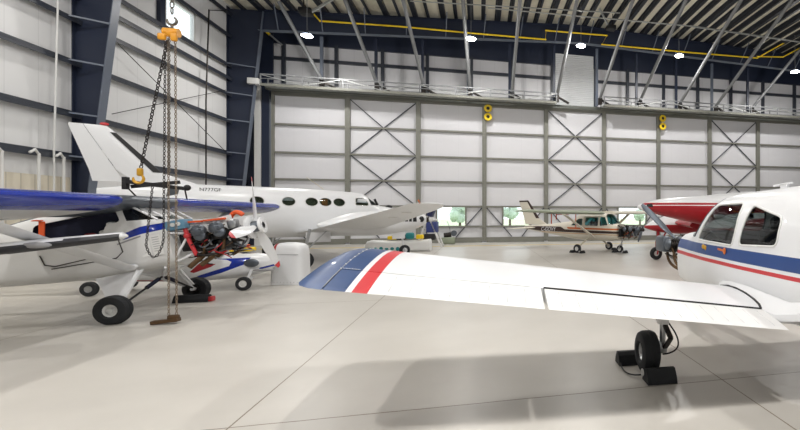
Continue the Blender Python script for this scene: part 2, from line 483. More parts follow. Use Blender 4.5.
# roof
rf = MB(); rf.loft([[V((x, -6, ztop(x) + .24)), V((x, 29.8, ztop(x) + .24)), V((x, 29.8, ztop(x) + .34)), V((x, -6, ztop(x) + .34))] for x in (-12.72, 6, 26.7)])
ce = tag(rf.build('ceiling', M_CEIL, smooth=0), kind='structure')
k = 0; x = -12.0
while x < 26.4:
    g = MB(); z = ztop(x)
    g.box((x, 11.9, z + .12), (.03, 35.6, .24)); g.box((x + .06, 11.9, z + .012), (.15, 35.6, .024)); g.box((x - .04, 11.9, z + .228), (.1, 35.6, .024))
    if k % 2 == 1: g.box((x + .17, 11.9, z + .1), (.14, 35.6, .2))
    g.build('roof_purlin', M_PURL, ce, smooth=0); x += .76; k += 1
for x0 in (9.2,):
    s = MB(); s.box((x0, 21.2, ztop(x0) + .2), (.62, 2.6, .04)); sk = tag(s.build('window_2', emit('skylight_panel', (236, 243, 255), 2.2), smooth=0), kind='structure')
# portal frames
trim_i = [0]
def trim(mb, m, **k):
    trim_i[0] += 1; o = mb.build('trim_%d' % trim_i[0], m, smooth=0, **k); return tag(o, kind='structure')
for (Y, near) in ((18.28, True), (27.4, False)):
    fx = (lambda z: max(-12.25, -11.93 + (z - 4.9) * .105)) if near else (lambda z: max(-12.2, -11.72 + (z - 5) * .1))
    b = MB(); zs = [0, 2.5, 4.9, 8, 11.2, 12.3]
    b.loft([[V((WX, Y - .05, z)), V((fx(z), Y - .05, z)), V((fx(z), Y - .03, z)), V((WX, Y - .03, z))] for z in zs])
    c1 = trim(b, M_NAVY)
    b = MB(); b.loft([[V((fx(z), Y - .16, z)), V((fx(z) + .025, Y - .16, z)), V((fx(z) + .025, Y + .16, z)), V((fx(z), Y + .16, z))] for z in zs]); b.build('inner_flange', M_FLANGE, c1, smooth=0)
    b = MB(); b.box((WX + .02, Y, 6.2), (.03, .32, 12.4)); b.build('outer_flange', M_NAVY, c1, smooth=0)
    for z in (3.5, 4.85, 6.5, 7.87, 9.35):
        b = MB(); b.bar((WX + .2, Y - .55, z), (fx(z), Y - .13, z - .02), .05, .05); b.build('flange_brace', M_FLANGE, c1, smooth=0)
    b = MB(); xs = [-12.5, -11.2, -8, 0, 6, 14, 26.6]
    b.loft([[V((x, Y - .012, zbot(x) - (.5 if x < -12 else 0))), V((x, Y + .012, zbot(x) - (.5 if x < -12 else 0))), V((x, Y + .012, ztop(x))), V((x, Y - .012, ztop(x)))] for x in xs])
    c2 = trim(b, M_NAVY)
    b = MB(); b.loft([[V((x, Y - .15, zbot(x) - .03)), V((x, Y + .15, zbot(x) - .03)), V((x, Y + .15, zbot(x))), V((x, Y - .15, zbot(x)))] for x in xs[1:]]); b.build('bottom_flange', M_FLANGE, c2, smooth=0)
    b = MB(); b.loft([[V((x, Y - .15, ztop(x) - .03)), V((x, Y + .15, ztop(x) - .03)), V((x, Y + .15, ztop(x))), V((x, Y - .15, ztop(x)))] for x in xs[1:]]); b.build('top_flange', M_NAVY, c2, smooth=0)
    for i in range(18):
        x = -10.3 + i * 2.1
        b = MB(); b.bar((x + .12, Y - .9, ztop(x) + .05), (x, Y - .05, zbot(x) + .03), .045, .045); b.build('flange_brace', M_FLANGE, c2, smooth=0)
        if not near: b = MB(); b.bar((x + .12, Y + .9, ztop(x)), (x, Y + .05, zbot(x) + .03), .045, .045); b.build('flange_brace', M_FLANGE, c2, smooth=0)
# end wall above the doors
b = MB()
b.box((-3.9, 29.55, 9.9), (17.2, .1, 3.6)); b.box((16.9, 29.55, 9.9), (19.4, .1, 3.6)); b.box((6, 29.55, 12.5), (2.6, .1, .8))
wb = tag(b.build('wall_back', M_WALLB, smooth=0), kind='structure')
b = MB(); b.box((7, 29.42, 12.35), (39.3, .16, 1.9)); trim(b, M_NAVY)
for x in (-10.8, -8.1, -5.62, -3.1, -.5, 1.98, 4.55, 7.45, 9.69, 12.31, 14.89, 17.5, 20.12, 22.8):
    b = MB(); b.box((x, 29.4, 9.9), (.17, .2, 3.2)); b.build('wall_post', M_GIRT, wb, smooth=0)
for (x0, x1) in ((-12.5, 4.55), (7.45, 26.5)):
    b = MB(); b.box(((x0 + x1) / 2, 29.42, 10.56), (x1 - x0, .14, .18)); b.build('wall_girt', M_GIRT, wb, smooth=0)
b = MB(); b.box((6.0, 29.3, 10.1), (2.55, .08, 4.1))
b.build('roll_up_shutter', M_SHUT, wb, smooth=0)
# dark pocket beside the doors
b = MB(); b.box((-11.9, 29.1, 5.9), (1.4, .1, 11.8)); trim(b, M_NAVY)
b = MB(); b.box((-11.62, 28.45, 4.3), (.28, .5, 8.6)); trim(b, M_CONDUIT)
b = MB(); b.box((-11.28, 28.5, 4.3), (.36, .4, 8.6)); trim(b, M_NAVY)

b = MB(); b.box((26.75, 11.9, 6.2), (.12, 35.8, 12.8)); M_FAR = seam_mat('dimmed_unseen_wall', (120, 123, 128), 'Z', 1.0, .02, .85)  # grey of these unseen walls is picked to cut bounced light
tag(b.build('wall_right', M_FAR, smooth=0), kind='structure')
b = MB(); b.box((7, -6.05, 6.2), (39.4, .12, 12.8)); tag(b.build('wall_front', M_FAR, smooth=0), kind='structure')
# hangar doors -------------------------------------------------
DY, DW, DX0, DH = 28.5, 3.765, -11.04, 8.42
GZ = (6.66, 5.11, 3.64, 2.18, .98)
def door_leaf(i):
    x0 = DX0 + DW * i; x1 = x0 + DW; holes = []
    if i == 2: holes = [(x0 + 1.02, x0 + 2.68)]
    if i == 3: holes = [(x0 + 1.1, x0 + 2.75)]
    if i == 5: holes = [(x0 + .95, x0 + 2.9)]
    b = MB(); Y = DY + .08
    def q(a, c, z0, z1): b.box(((a + c) / 2, Y, (z0 + z1) / 2), (c - a, .06, z1 - z0))
    if holes:
        h0, h1 = holes[0]; q(x0, x1, .01, .98); q(x0, x1, 2.18, DH); q(x0, h0, .98, 2.18); q(h1, x1, .98, 2.18)
    else: q(x0, x1, .01, DH)
    d = tag(b.build('door_%d' % (i + 1), M_DOORP, smooth=0), kind='structure')
    for x in (x0 + .065, x1 - .065):
        b = MB(); b.box((x, DY - .03, DH / 2 + .05), (.125, .16, DH - .1)); b.build('door_stile', M_DOORST, d, smooth=0)
    for z in GZ + (DH - .09,):
        b = MB(); b.box((x0 + DW / 2, DY - .02, z), (DW - .26, .13, .1 if z < 8 else .18)); b.build('door_rail', M_DOORST, d, smooth=0)
    b = MB(); b.box((x0 + DW / 2, DY - .02, .165), (DW - .26, .14, .31)); b.build('bottom_rail', M_DOORST, d, smooth=0)
    a0, a1 = x0 + .14, x1 - .14
    def brace(p, q_):
        b = MB(); b.bar((p[0], DY, p[1]), (q_[0], DY, q_[1]), .05, .055, (0, 1, 0)); b.build('diagonal_brace', M_STEEL if 0 else M_GIRT, d, smooth=0)
    if i % 3 == 1:
        for (za, zb_) in ((DH - .2, 5.14), (5.08, 2.22)):
            brace((a0, za), (a1, zb_)); brace((a0, zb_), (a1, za))
    if i % 2 == 0: brace((a1, 2.1), (x0 + DW * .56, .34)); brace((a0, 2.1), (x0 + DW * .44, .34)) if i != 2 else brace((x0 + .02 + .2, .98), (x0 + .62, .34))
    else: brace((a0, 2.1), (x0 + DW * .44, .34)); brace((a1, 2.1), (x0 + DW * .6, .34))
    for (h0, h1) in holes:
        b = MB()
        for (xa, xb, za, zb_) in ((h0 - .05, h0 + .05, .98, 2.18), (h1 - .05, h1 + .05, .98, 2.18)): b.box(((xa + xb) / 2, DY - .01, (za + zb_) / 2), (xb - xa, .14, zb_ - za))
        fr = b.build('window_frame', M_DOORST, d, smooth=0)
        b = MB(); b.box(((h0 + h1) / 2, Y, 1.58), (h1 - h0, .012, 1.2)); b.build('window_pane', M_GLASS, fr, smooth=0)
for i in range(10): door_leaf(i)
b = MB(); b.box((6, 28.75, 8.53), (34.4, .2, .2)); b.box((6, 28.15, 8.5), (34.4, .1, .1)); trim(b, M_HEAD)

# walkway trusses over the doors
BR = [((322, 78), (278, 0)), ((377, 85), (345, 0)), ((424, 93), (403, 0)), ((470, 98), (463, 0)), ((512, 98), (520, 0)), ((557, 98), (577, 0)),
      ((600, 97), (633, 0)), ((640, 100), (686, 0)), ((680, 102), (741, 0)), ((716, 104), (792, 0)), ((752, 105), (800, 50))]
BX = [onY(p[0], p[1], 27.6).x for p, q in BR]
def walkway(x0, x1, label):
    L = x1 - x0; xm = (x0 + x1) / 2
    t_ = empty('walkway_truss', (xm, 27.75, 8.4), label=label, cat='walkway', group=None)
    def P(mb, n, m): return mb.build(n, m, t_, smooth=0)
    b = MB(); b.box((0, 0, .13), (L, .9, .05)); P(b, 'deck', M_GALV)
    for y in (-.45, .42):
        b = MB(); b.box((0, y, .08), (L, .06, .13)); P(b, 'edge_beam', M_DOORST)
    for y in (-.45, .42):
        b = MB(); b.box((0, y, .62), (L, .06, .06)); P(b, 'hand_rail', M_TUBE)
        b = MB(); b.box((0, y, .4), (L, .03, .03)); P(b, 'knee_rail', M_TUBE)
    n = int(L / 1.9)
    for i in range(n + 1):
        x = -L / 2 + L * i / n
        for y in (-.45, .42):
            b = MB(); b.bar((x, y, .15), (x, y, .64), .055, .055); P(b, 'rail_post', M_TUBE)
        if i < n:
            x2 = x + L / n; b = MB(); b.bar((x, -.45, .15 if i % 2 else .6), (x2, -.45, .6 if i % 2 else .15), .035, .035, (0, 1, 0)); P(b, 'rail_diagonal', M_GALV)
    return t_
walkway(-11.1, 4.5, 'long galvanised walkway truss above the doors, left of the white shutter')
walkway(7.5, 26.0, 'long galvanised walkway truss above the doors, right of the white shutter')
b = MB(); b.box((0, 0, 0), (.5, .4, .3), bev=.02); bx = b.build('control_box', M_CONDUIT, loc=(-11.38, 27.3, 8.6)); tag(bx, 'small pale box at the left end of the left walkway', 'box')
ORD = ['first', 'second', 'third', 'fourth', 'fifth', 'sixth', 'seventh', 'eighth', 'ninth', 'tenth', 'eleventh']
for i, (p, q) in enumerate(BR):
    a = onY(p[0], p[1], 27.6); a.z = 8.98
    c = onZ(q[0], q[1], 12.5)
    if c.y < 19 or c.y > 27: c = V((a.x, 21, 12.5))
    d = (c - a).normalized(); zt = ztop(c.x); c = a + d * ((zt - a.z) / d.z)
    r_ = empty('roof_brace', tuple(a), label='%s slanting grey tube brace from the left, between walkway and roof' % ORD[i], cat='brace', group='slanting tube braces above the doors')
    b = MB(); b.cyl((0, 0, 0), c - a, .095, n=14); b.build('tube', M_TUBE, r_)
    b = MB(); b.bar((-.02, .0, -.05), (.75, .1, -.42), .16, .09); b.box((0, 0, -.2), (.22, .22, .4)); b.build('base_bracket', M_STEEL, r_, smooth=0)
    z1 = zbot(a.x) - .03
    h = MB(); h.box((0, 0, (z1 - 8.56) / 2), (.15, .13, z1 - 8.56)); ho = h.build('hanger_post', M_NAVY if i % 3 else M_FLANGE, loc=(a.x - .12, 27.95, 8.56), smooth=0)
    tag(ho, '%s upright steel hanger from the left, between walkway and roof beam' % ORD[i], 'post', 'upright hangers above the walkways')

# lamps
def hibay(x, y, z, label, power, group='round hangar lamps'):
    r_ = empty('ceiling_lamp', (x, y, z), label=label, cat='lamp', group=group)
    b = MB(); b.lathe([(.02, 0), (.02, .16), (.05, .2), (.12, .19), (.2, .1), (.22, 0)], (0, 0, 0), (0, 0, 1), 24); b.build('housing', M_FLANGE, r_)
    b = MB(); b.lathe([(.0, .0), (-.02, .22), (.02, .25), (.035, .2), (.035, 0)], (0, 0, 0), (0, 0, 1), 28); b.build('diffuser', M_LAMP, r_)
    b = MB(); b.cyl((0, 0, .2), (0, 0, ztop(x) - z + .02), .014, n=8); b.build('drop_rod', M_TUBE, r_)
    l = bpy.data.lights.new('lamp_light', 'AREA'); l.shape = 'DISK'; l.size = .5; l.energy = power * .8; l.color = (1, .975, .94)
    o = bpy.data.objects.new('lamp_light', l); COL.objects.link(o); o.parent = r_; o.location = (0, 0, -.06)
    l = bpy.data.lights.new('added_uplight', 'POINT'); l.shadow_soft_size = .12; l.energy = power * .35; l.color = (1, .975, .94)  # added point light that lifts beams and roof; the lamp throws none upward
    o = bpy.data.objects.new('added_uplight', l); COL.objects.link(o); o.parent = r_; o.location = (0, 0, -.2)
PWR = 250
for (px, py, nm) in ((307, 36, 'left-hand'), (471, 39, 'second'), (581, 46, 'middle'), (679, 56, 'fourth'), (795, 72, 'right-hand')):
    q = onY(px, py, 24.5)
    hibay(q.x, q.y, q.z, {'left-hand': 'bright round lamp hanging left of the others, near the corner column', 'second': 'bright round lamp hanging left of the white shutter',
          'middle': 'bright round lamp hanging in front of the white shutter', 'fourth': 'bright round lamp hanging right of the white shutter', 'right-hand': 'bright round lamp hanging at the right edge of the picture'}[nm], PWR)
for y in (12.6, .3):
    for x in (-10.4, -4.6, 1.2, 7.0, 12.8, 18.6):
        hibay(x, y, 10.9, 'round lamp hanging from the roof over the open floor, above the picture', PWR * (1.75 if y < 5 else (.9 if x < -4 else .3)), 'lamps over the open floor')

# pipes
def pipe(name, pts, r, m, label, cat, n=10):
    o = V(pts[0]); b = MB()
    b.tube([V(p) - o for p in pts], r, n)
    for p in pts[1:-1]: b.ball(V(p) - o, r * 1.15, n=10)
    t_ = b.build(name, m, loc=tuple(o)); return tag(t_, label, cat)
GY = 27.05
gp = [onY(309, 9, GY), onY(320, 21, GY), onY(400, 26.5, GY), onY(470, 33, GY), onY(545.5, 39.5, GY), onY(546, 30.5, GY), onY(607, 35.5, GY - .1), onY(602, 44.5, GY - .1),
      onY(620, 46, GY), onY(690, 52.5, GY), onY(757, 58, GY), onY(800, 34, GY - 2)]
pipe('gas_pipe', gp, .045, M_YELLOW, 'bright yellow pipe running along the dark roof beam', 'pipe')
pipe('gas_pipe_branch', [onY(757, 56.5, GY - .2), onY(783, 57, GY - .2), onY(800, 48, GY - 1.2)], .04, M_YELLOW, 'short yellow pipe branch at the right end of the roof beam', 'pipe')
pipe('sprinkler_pipe', [onZ(690, 26, 12.3), onZ(800, 42, 12.3)], .05, M_GALV, 'thin grey pipe crossing under the roof at upper right', 'pipe')
pipe('sprinkler_pipe', [onZ(488, 8, 12.6), onZ(690, 26, 12.5)], .035, M_GALV, 'thin grey pipe crossing under the roof near the middle', 'pipe')
pipe('sprinkler_pipe', [onZ(410, 1, 12.6), onZ(620, 13, 12.6)], .03, M_GALV, 'thinnest grey pipe crossing under the roof at the top middle', 'pipe')
a, c = at(231, 2, 24), at(282, 45, 25.2)
sp = pipe('sprinkler_pipe', [a, c], .05, M_TUBE, 'slanting grey pipe with a yellow band near the corner column', 'pipe')
d = (c - a); b = MB(); b.cyl(d * .69, d * .75, .065); b.build('yellow_band', M_YELLOW, sp)
u = empty('unit_heater', tuple(onY(306, 12, 25.2)), label='small dark heater box hung under the roof at upper left', cat='heater')
b = MB(); b.box((0, 0, 0), (.55, .5, .3), bev=.03); b.build('casing', M_BLACK, u)
b = MB(); b.bar((.2, 0, 0), (1.6, -.3, .9), .1, .1); b.build('flue', M_GALV, u); b = MB(); b.cyl((-.1, 0, .1), (-.1, 0, ztop(u.location.x) - u.location.z), .02, n=8); b.build('hanger', M_STEEL, u)
u = empty('unit_heater', tuple(onY(611, 28, 25.2)), label='small dark heater box hung under the roof, right of the white shutter', cat='heater')
b = MB(); b.box((0, 0, 0), (.5, .45, .25), bev=.03); b.build('casing', M_BLACK, u)
b = MB(); b.bar((-.1, 0, .05), (-.75, -.2, .95), .09, .09); b.build('flue', M_GALV, u); b = MB(); b.cyl((.1, 0, .1), (.1, 0, ztop(u.location.x) - u.location.z), .02, n=8); b.build('hanger', M_STEEL, u)
# yellow sensor pairs on the door
for (px, lab, nn) in ((488, 'upper', 'left'), (488, 'lower', 'left'), (662.5, 'upper', 'right'), (662.5, 'lower', 'right')):
    py = {('upper', 'left'): 108.5, ('lower', 'left'): 117, ('upper', 'right'): 118.5, ('lower', 'right'): 126.5}[(lab, nn)]
    q = onY(px, py, 28.3); r_ = empty('door_signal', tuple(q), label='%s of two round yellow signals on the %s door post' % (lab, 'middle' if nn == 'left' else 'right-hand'), cat='signal')
    b = MB(); b.lathe([(0, .1), (0, .22), (-.05, .24), (-.1, .22), (-.1, .1)], (0, 0, 0), (0, 1, 0), 24); b.build('ring', M_YELLOW, r_)
    b = MB(); b.lathe([(.1, 0), (.1, .12), (-.06, .1), (-.06, 0)], (0, 0, 0), (0, 1, 0), 20); b.build('core', M_BLACK, r_)
# conduits and cables on the left wall
pipe('wall_conduit', [onX(58, -4, -12.35), onX(54, 150, -12.35), V((-12.35, onX(54, 150, -12.35).y, .05))], .025, M_CONDUIT, 'thin white conduit dropping down the left wall beside the near column', 'conduit')
for i, (px, py) in enumerate(((1, 147), (38, 150), (63, 154))):
    q = onX(px, py, -12.3); pts = [V((-12.3, q.y - .25, q.z - .1)), V((-12.28, q.y - .12, q.z)), V((-12.28, q.y, q.z - .12)), V((-12.28, q.y, .02))]
    pipe('bent_pipe', pts, .035, M_CONDUIT, ['bent white pipe at the left edge of the picture, against the left wall', 'bent white pipe against the left wall, in the middle of three', 'bent white pipe against the left wall, nearest the dark column'][i], 'pipe')
pipe('wall_conduit', [onX(228, 11, -12.3), onX(209, 10, -12.3), onX(206, 100, -12.3), onX(206, 158, -12.3), V((-12.3, onX(206, 158, -12.3).y, .02))], .03, M_STEEL, 'dark conduit running down the left wall beside the corner column', 'conduit')
pipe('brace_cable', [onX(118, 44, -12.35), onX(226, 152, -12.35)], .014, M_STEEL, 'thin bracing cable falling to the right across the left wall', 'cable', 6)
pipe('brace_cable', [onX(112, 114, -12.35), onX(226, 90, -12.35)], .014, M_STEEL, 'thin bracing cable rising to the right across the left wall', 'cable', 6)
# outside
def tree(x, y, h, label):
    r_ = empty('tree', (x, y, -.2), label=label, cat='tree', group='trees seen through the door windows')
    b = MB(); b.cyl((0, 0, 0), (0, 0, h * .5), .2, .1); b.build('trunk', M_BARK, r_)
    b = MB()
    for k in range(9): b.ball((random.uniform(-1, 1) * h * .22, random.uniform(-1, 1) * h * .2, h * random.uniform(.4, .85)), h * random.uniform(.14, .22), n=10)
    bmesh.ops.subdivide_edges(b.bm, edges=b.bm.edges[:], cuts=1)
    for v in b.bm.verts: v.co += V((random.uniform(-1, 1), random.uniform(-1, 1), random.uniform(-1, 1))) * .12
    b.build('crown', M_LEAF, r_)
for (px, Y, h, lab) in ((460, 62, 3.6, 'green tree seen through the door window left of the beige airplane'), (510, 64, 3.6, 'green tree seen through the door window behind the beige airplane tail'),
                     (640, 70, 2.8, 'green tree seen through the door window behind the beige airplane nose')):
    q = onY(px, 215, Y); tree(q.x, Y, h, lab)
# world
wd = bpy.data.worlds.new('sky'); sc.world = wd; wd.use_nodes = True
bg = wd.node_tree.nodes['Background']; bg.inputs[0].default_value = (.93, .965, 1, 1); bg.inputs[1].default_value = 2.0

# ================================================================== LOW-WING AIRPLANE IN FRONT
HD = R(2.6)
PA = empty('airplane', (3.2, 3.25, 0), (0, 0, PI / 2 - HD), 'white low-wing airplane in front with blue wing tip and blue and red side stripes', 'airplane')
fu = fuselage([(3.10, .60, 1.40, .45, 3.4, .5), (2.85, .58, 1.42, .475, 3.2, .5), (2.62, .55, 1.46, .505, 3.0, .5), (2.36, .55, 1.64, .525, 2.9, .45), (2.0, .55, 1.88, .56, 2.7, .42), (1.55, .55, 1.93, .57, 2.7, .42),
               (1.15, .55, 1.94, .58, 2.6, .41), (.6, .56, 1.95, .58, 2.6, .41), (0, .58, 1.92, .57, 2.6, .42), (-.6, .64, 1.78, .5, 2.5, .46), (-1.4, .78, 1.56, .36, 2.4, .5),
               (-2.5, .98, 1.42, .18, 2.3, .55), (-3.25, 1.1, 1.36, .05, 2.2, .6)], N=44, m=5)
for s in (1, -1):
    paint(fu, [(3.2, 1.30), (3.2, 1.175), (1, 1.15), (-3.4, 1.15), (-3.4, 1.27), (1, 1.285)], s, 1)
    paint(fu, [(3.2, 1.135), (3.2, 1.085), (1, 1.075), (-3.4, 1.085), (-3.4, 1.12), (1, 1.115)], s, 2)
for f in fu.bm.faces:
    if f.normal.x > .95 and f.calc_center_median().x > 3.05: f.material_index = 3
panes = []
for s in (1, -1):
    panes.append((takeout(fu, roundpoly([(2.17, 1.335), (1.2, 1.315), (1.16, 1.5), (1.2, 1.785), (1.86, 1.78)], .07), s), 'side_window'))
    panes.append((takeout(fu, roundpoly([(1.07, 1.33), (.38, 1.36), (.37, 1.63), (.98, 1.76)], .07), s), 'side_window'))
panes.append((takeout(fu, [(2.36, 1.37), (2.06, 1.76), (1.92, 1.97), (2.2, 1.97), (2.80, 1.5), (2.74, 1.38)], 0), 'windshield'))
body = fu.build('fuselage', [M_WHITE, M_STRIPE, M_RED, M_ALU], PA, smooth=28, keep=True)
for mb, nm in panes:
    lp = rim(mb); o = mb.build(nm, M_SMOKE if nm == 'side_window' else M_SHADE, PA, keep=True)
    for l in lp:
        g = MB(); g.tube(l, .012, 6, closed=True); g.build('window_seal', M_CONDUIT if nm == 'side_window' else M_GUN, o)
# door outline, seams
def skin_line(x, z, s=1):
    return x, z
b = MB(); b.cyl((-.02, .577, .75), (-.02, .575, 1.2), .004, n=5); b.build('skin_seam', M_INK, PA)
b = MB(); b.ball((1.95, .565, 1.255), .03, (1.4, .5, 1)); b.ball((1.89, .565, 1.245), .024, (1, .5, 1.3)); b.build('door_latch', M_GOLD, PA)
b = MB(); b.ball((1.36, .585, 1.245), .03, (1, .35, 1.3)); b.bar((1.38, .587, 1.25), (1.52, .583, 1.258), .012, .022); b.build('door_handle', M_AMBER, PA)
# cabin interior
b = MB(); b.box((1.2, 0, .72), (2.1, .9, .04)); b.build('cabin_floor', M_DARK, PA, smooth=0)
b = MB(); b.prism([(2.05, -.46, 1.0), (1.78, -.46, 1.0), (1.72, -.46, 1.36), (1.95, -.46, 1.45), (2.12, -.46, 1.38)], (0, 0, 0), (0, .92, 0)); ds = b.build('dashboard', M_BOOT, PA, smooth=0)
for y in (.22, -.22):
    b = MB(); b.cyl((1.74, y, 1.2), (1.56, y, 1.22), .014, n=8); b.tube(arc((1.56, y - .14, 1.32), (1.55, y - .12, 1.12), (1.56, y, 1.2), 8) + arc((1.56, y, 1.2), (1.55, y + .12, 1.12), (1.56, y + .14, 1.32), 8), .014, 8); b.build('control_yoke', M_BLACK, PA)
for x in (.95, .2):
    for y in (.24, -.24):
        b = MB(); b.box((x + .2, y, .95), (.48, .42, .16), bev=.05); b.box((x - .05, y, 1.22), (.13, .42, .6), Matrix.Rotation(R(-14), 3, 'Y'), bev=.05); st_ = b.build('cabin_seat', M_DARK if x > .5 else M_BOOT, PA)
        if x > .5: b = MB(); b.box((x - .15, y, 1.56), (.09, .24, .16), bev=.04); b.build('headrest', M_BLACK, st_)
b = MB(); b.cyl((1.45, .1, 1.84), (1.5, .16, 1.66), .012, n=8); b.ball((1.51, .17, 1.64), .035); b.build('compass_mount', M_BLACK, PA)
# wings
def zle(y): return .765 + .128 * (abs(y) - .75)
INC = R(2.4)
def S(y, le=1.6, ch=1.6, t=.14): return (le, y, zle(y), ch, t, .022)
for s in (1, -1):
    ys = [.3, .72, 2.72, 3.96, 4.06, 4.1, 4.25]
    secs = [S(s * y) for y in ys] + [(1.58, s * 4.33, zle(4.33), 1.57, .135, .022), (1.5, s * 4.40, zle(4.4), 1.45, .12, .02), (1.37, s * 4.44, zle(4.44) - .006, 1.23, .10, .02), (1.15, s * 4.46, zle(4.45) - .02, .85, .05, .02)]
    mis = [0, 0, 0, 1, 0, 2]
    mb = MB(); a = wing(secs[:7], 0, .75, mis[:6], mb, inc=INC, n=14)
    wo = a.build('wing', [M_WHITE, M_RED, M_BLUE], PA)
    c = MB(); wing(secs[6:], 0, 1, None, c, inc=INC, n=14); c.build('wing_tip', M_BLUE, wo)
    fl_ = MB(); wing([S(s * .70), S(s * 2.705)], .757, 1, None, fl_, inc=INC, n=6); fp = fl_.build('flap', M_WHITE2, wo)
    al = MB(); wing([S(s * 2.735), S(s * 3.96), S(s * 4.06), S(s * 4.1), S(s * 4.24)], .757, 1, [0, 1, 0, 2], al, inc=INC, n=6); ap = al.build('aileron', [M_WHITE2, M_RED, M_BLUE], wo)
    def top(y, q): # point on the upper surface at chord fraction q
        t, cm = .14, .022
        th = 5 * t * (.2969 * math.sqrt(q) - .126 * q - .3516 * q * q + .2843 * q ** 3 - .1036 * q ** 4); cc = cm * (.2 + .8 * q - q * q) / .36 if q > .4 else cm * (.8 * q - q * q) / .16
        return V((1.6 - 1.6 * q, s * y, zle(y) + 1.6 * (th + cc) - 1.6 * q * math.tan(INC)))
    g = MB(); g.tube([top(4.25, q_) + V((0, 0, .0005)) for q_ in (.02, .06, .12, .2, .3, .4, .55, .7, .85, .97)], .004, 5); g.build('tip_seam', M_INK, wo)
    g = MB(); g.tube([top(y, .753) + V((0, 0, .001)) for y in (.72, 1.4, 2.1, 2.71)], .011, 6); g.build('flap_seal', M_BLACK, wo)
    for q in range(25):   # stiffening beads of the control surfaces
        y = .8 + q * .138
        if abs(y - 2.72) < .05: continue
        g = MB(); g.tube([top(y, .79) + V((0, 0, -.001)), top(y, .96) + V((0, 0, -.0005))], .003, 5); g.build('stiffening_bead', M_BLUE if y > 4.1 else (M_RED if 3.96 < y < 4.06 else M_SEAM), ap if y > 2.72 else fp)
    if s == 1:
        for q in range(10):
            g = MB(); g.ball(top(4.25, .12 + q * .07) + V((0, 0, .001)), .007, n=8); g.build('screw_head', M_CONDUIT, wo)
        for q in range(12):
            g = MB(); g.ball(top(4.12 + .0105 * q, .745) + V((0, 0, .002)), .004, n=6); g.build('hinge_pin', M_CONDUIT, wo)
    path = [V((x, y, top(y, (1.6 - x) / 1.6).z)) for x, y in ((1.56, .565), (1.45, .585), (1.25, .60), (1.05, .605), (.85, .615), (.65, .64), (.5, .675), (.4, .72))]
    rear = [V((.22, .70, .775)), V((0, .62, .82)), V((-.3, .52, .9))]
    pth = [V((p.x, s * p.y, p.z)) for p in path]
    g = MB(); g.tube([p + V((0, 0, .004)) for p in pth], .012, 6); g.build('root_seal', M_BLACK, wo)
    pth = pth + [V((p.x, s * p.y, p.z)) for p in rear]
    g = MB(); g.loft([[p + V((0, 0, -.06)) for p in pth], pth, [V((p.x, s * (.5 * abs(p.y) + .5 * .55), p.z + .03)) for p in pth], [V((p.x, s * .53, p.z + .12)) for p in pth]], False, closed_ring=False); g.build('wing_fillet', M_WHITE, PA)
    # main gear
    gl = MB(); gl.tube([(1.23, s * 1.37, .76), (1.22, s * 1.37, .5)], .06, 14); gl.box((1.23, s * 1.37, .62), (.2, .1, .26), bev=.03); lg = gl.build('landing_gear', M_WHITE2, PA)
    g = MB(); g.cyl((1.22, s * 1.37, .5), (1.22, s * 1.37, .24), .032); g.cyl((1.22, s * 1.37, .22), (1.22, s * 1.5, .22), .03); g.box((1.22, s * 1.38, .25), (.1, .1, .12), bev=.02); g.build('oleo_strut', M_ALU, lg)
    g = MB(); g.bar((1.15, s * 1.37, .5), (1.03, s * 1.35, .39), .05, .025); g.bar((1.03, s * 1.35, .39), (1.15, s * 1.37, .26), .05, .025); g.build('torque_link', M_STEEL, lg)
    g = MB(); g.tube(arc((1.16, s * 1.33, .52), (.9, s * 1.18, .28), (1.16, s * 1.39, .19)), .009, 6); g.build('brake_hose', M_BLACK, lg)
    wheel(lg, (1.22, s * 1.54, .215), .215, .185, (0, s, 0), M_ALU, .42)
    # stabilator
    t_ = MB(); wing([(-2.5, s * .05, 1.2, .78, .1, 0), (-2.5, s * 1.38, 1.2, .76, .1, 0), (-2.6, s * 1.52, 1.2, .6, .06, 0)], 0, 1, None, t_); t_.build('stabilator', M_WHITE, PA)
t_ = MB(); wing([(-2.0, 0, 1.36, 1.25, .09, 0), (-2.75, 0, 2.15, .62, .09, 0), (-2.85, 0, 2.2, .45, .06, 0)], 0, 1, None, t_, vert=True); t_.build('tail_fin', M_WHITE, PA)
b = MB(); b.bar((1.1, 0, 1.93), (1.1, 0, 1.995), .12, .03); b.bar((.98, 0, 2.0), (1.3, 0, 1.985), .03, .02); b.build('roof_antenna', M_WHITE, PA)
b = MB(); b.cyl((.55, .1, 1.94), (.42, .1, 2.1), .006, n=6); b.build('whip_antenna', M_WHITE, PA)
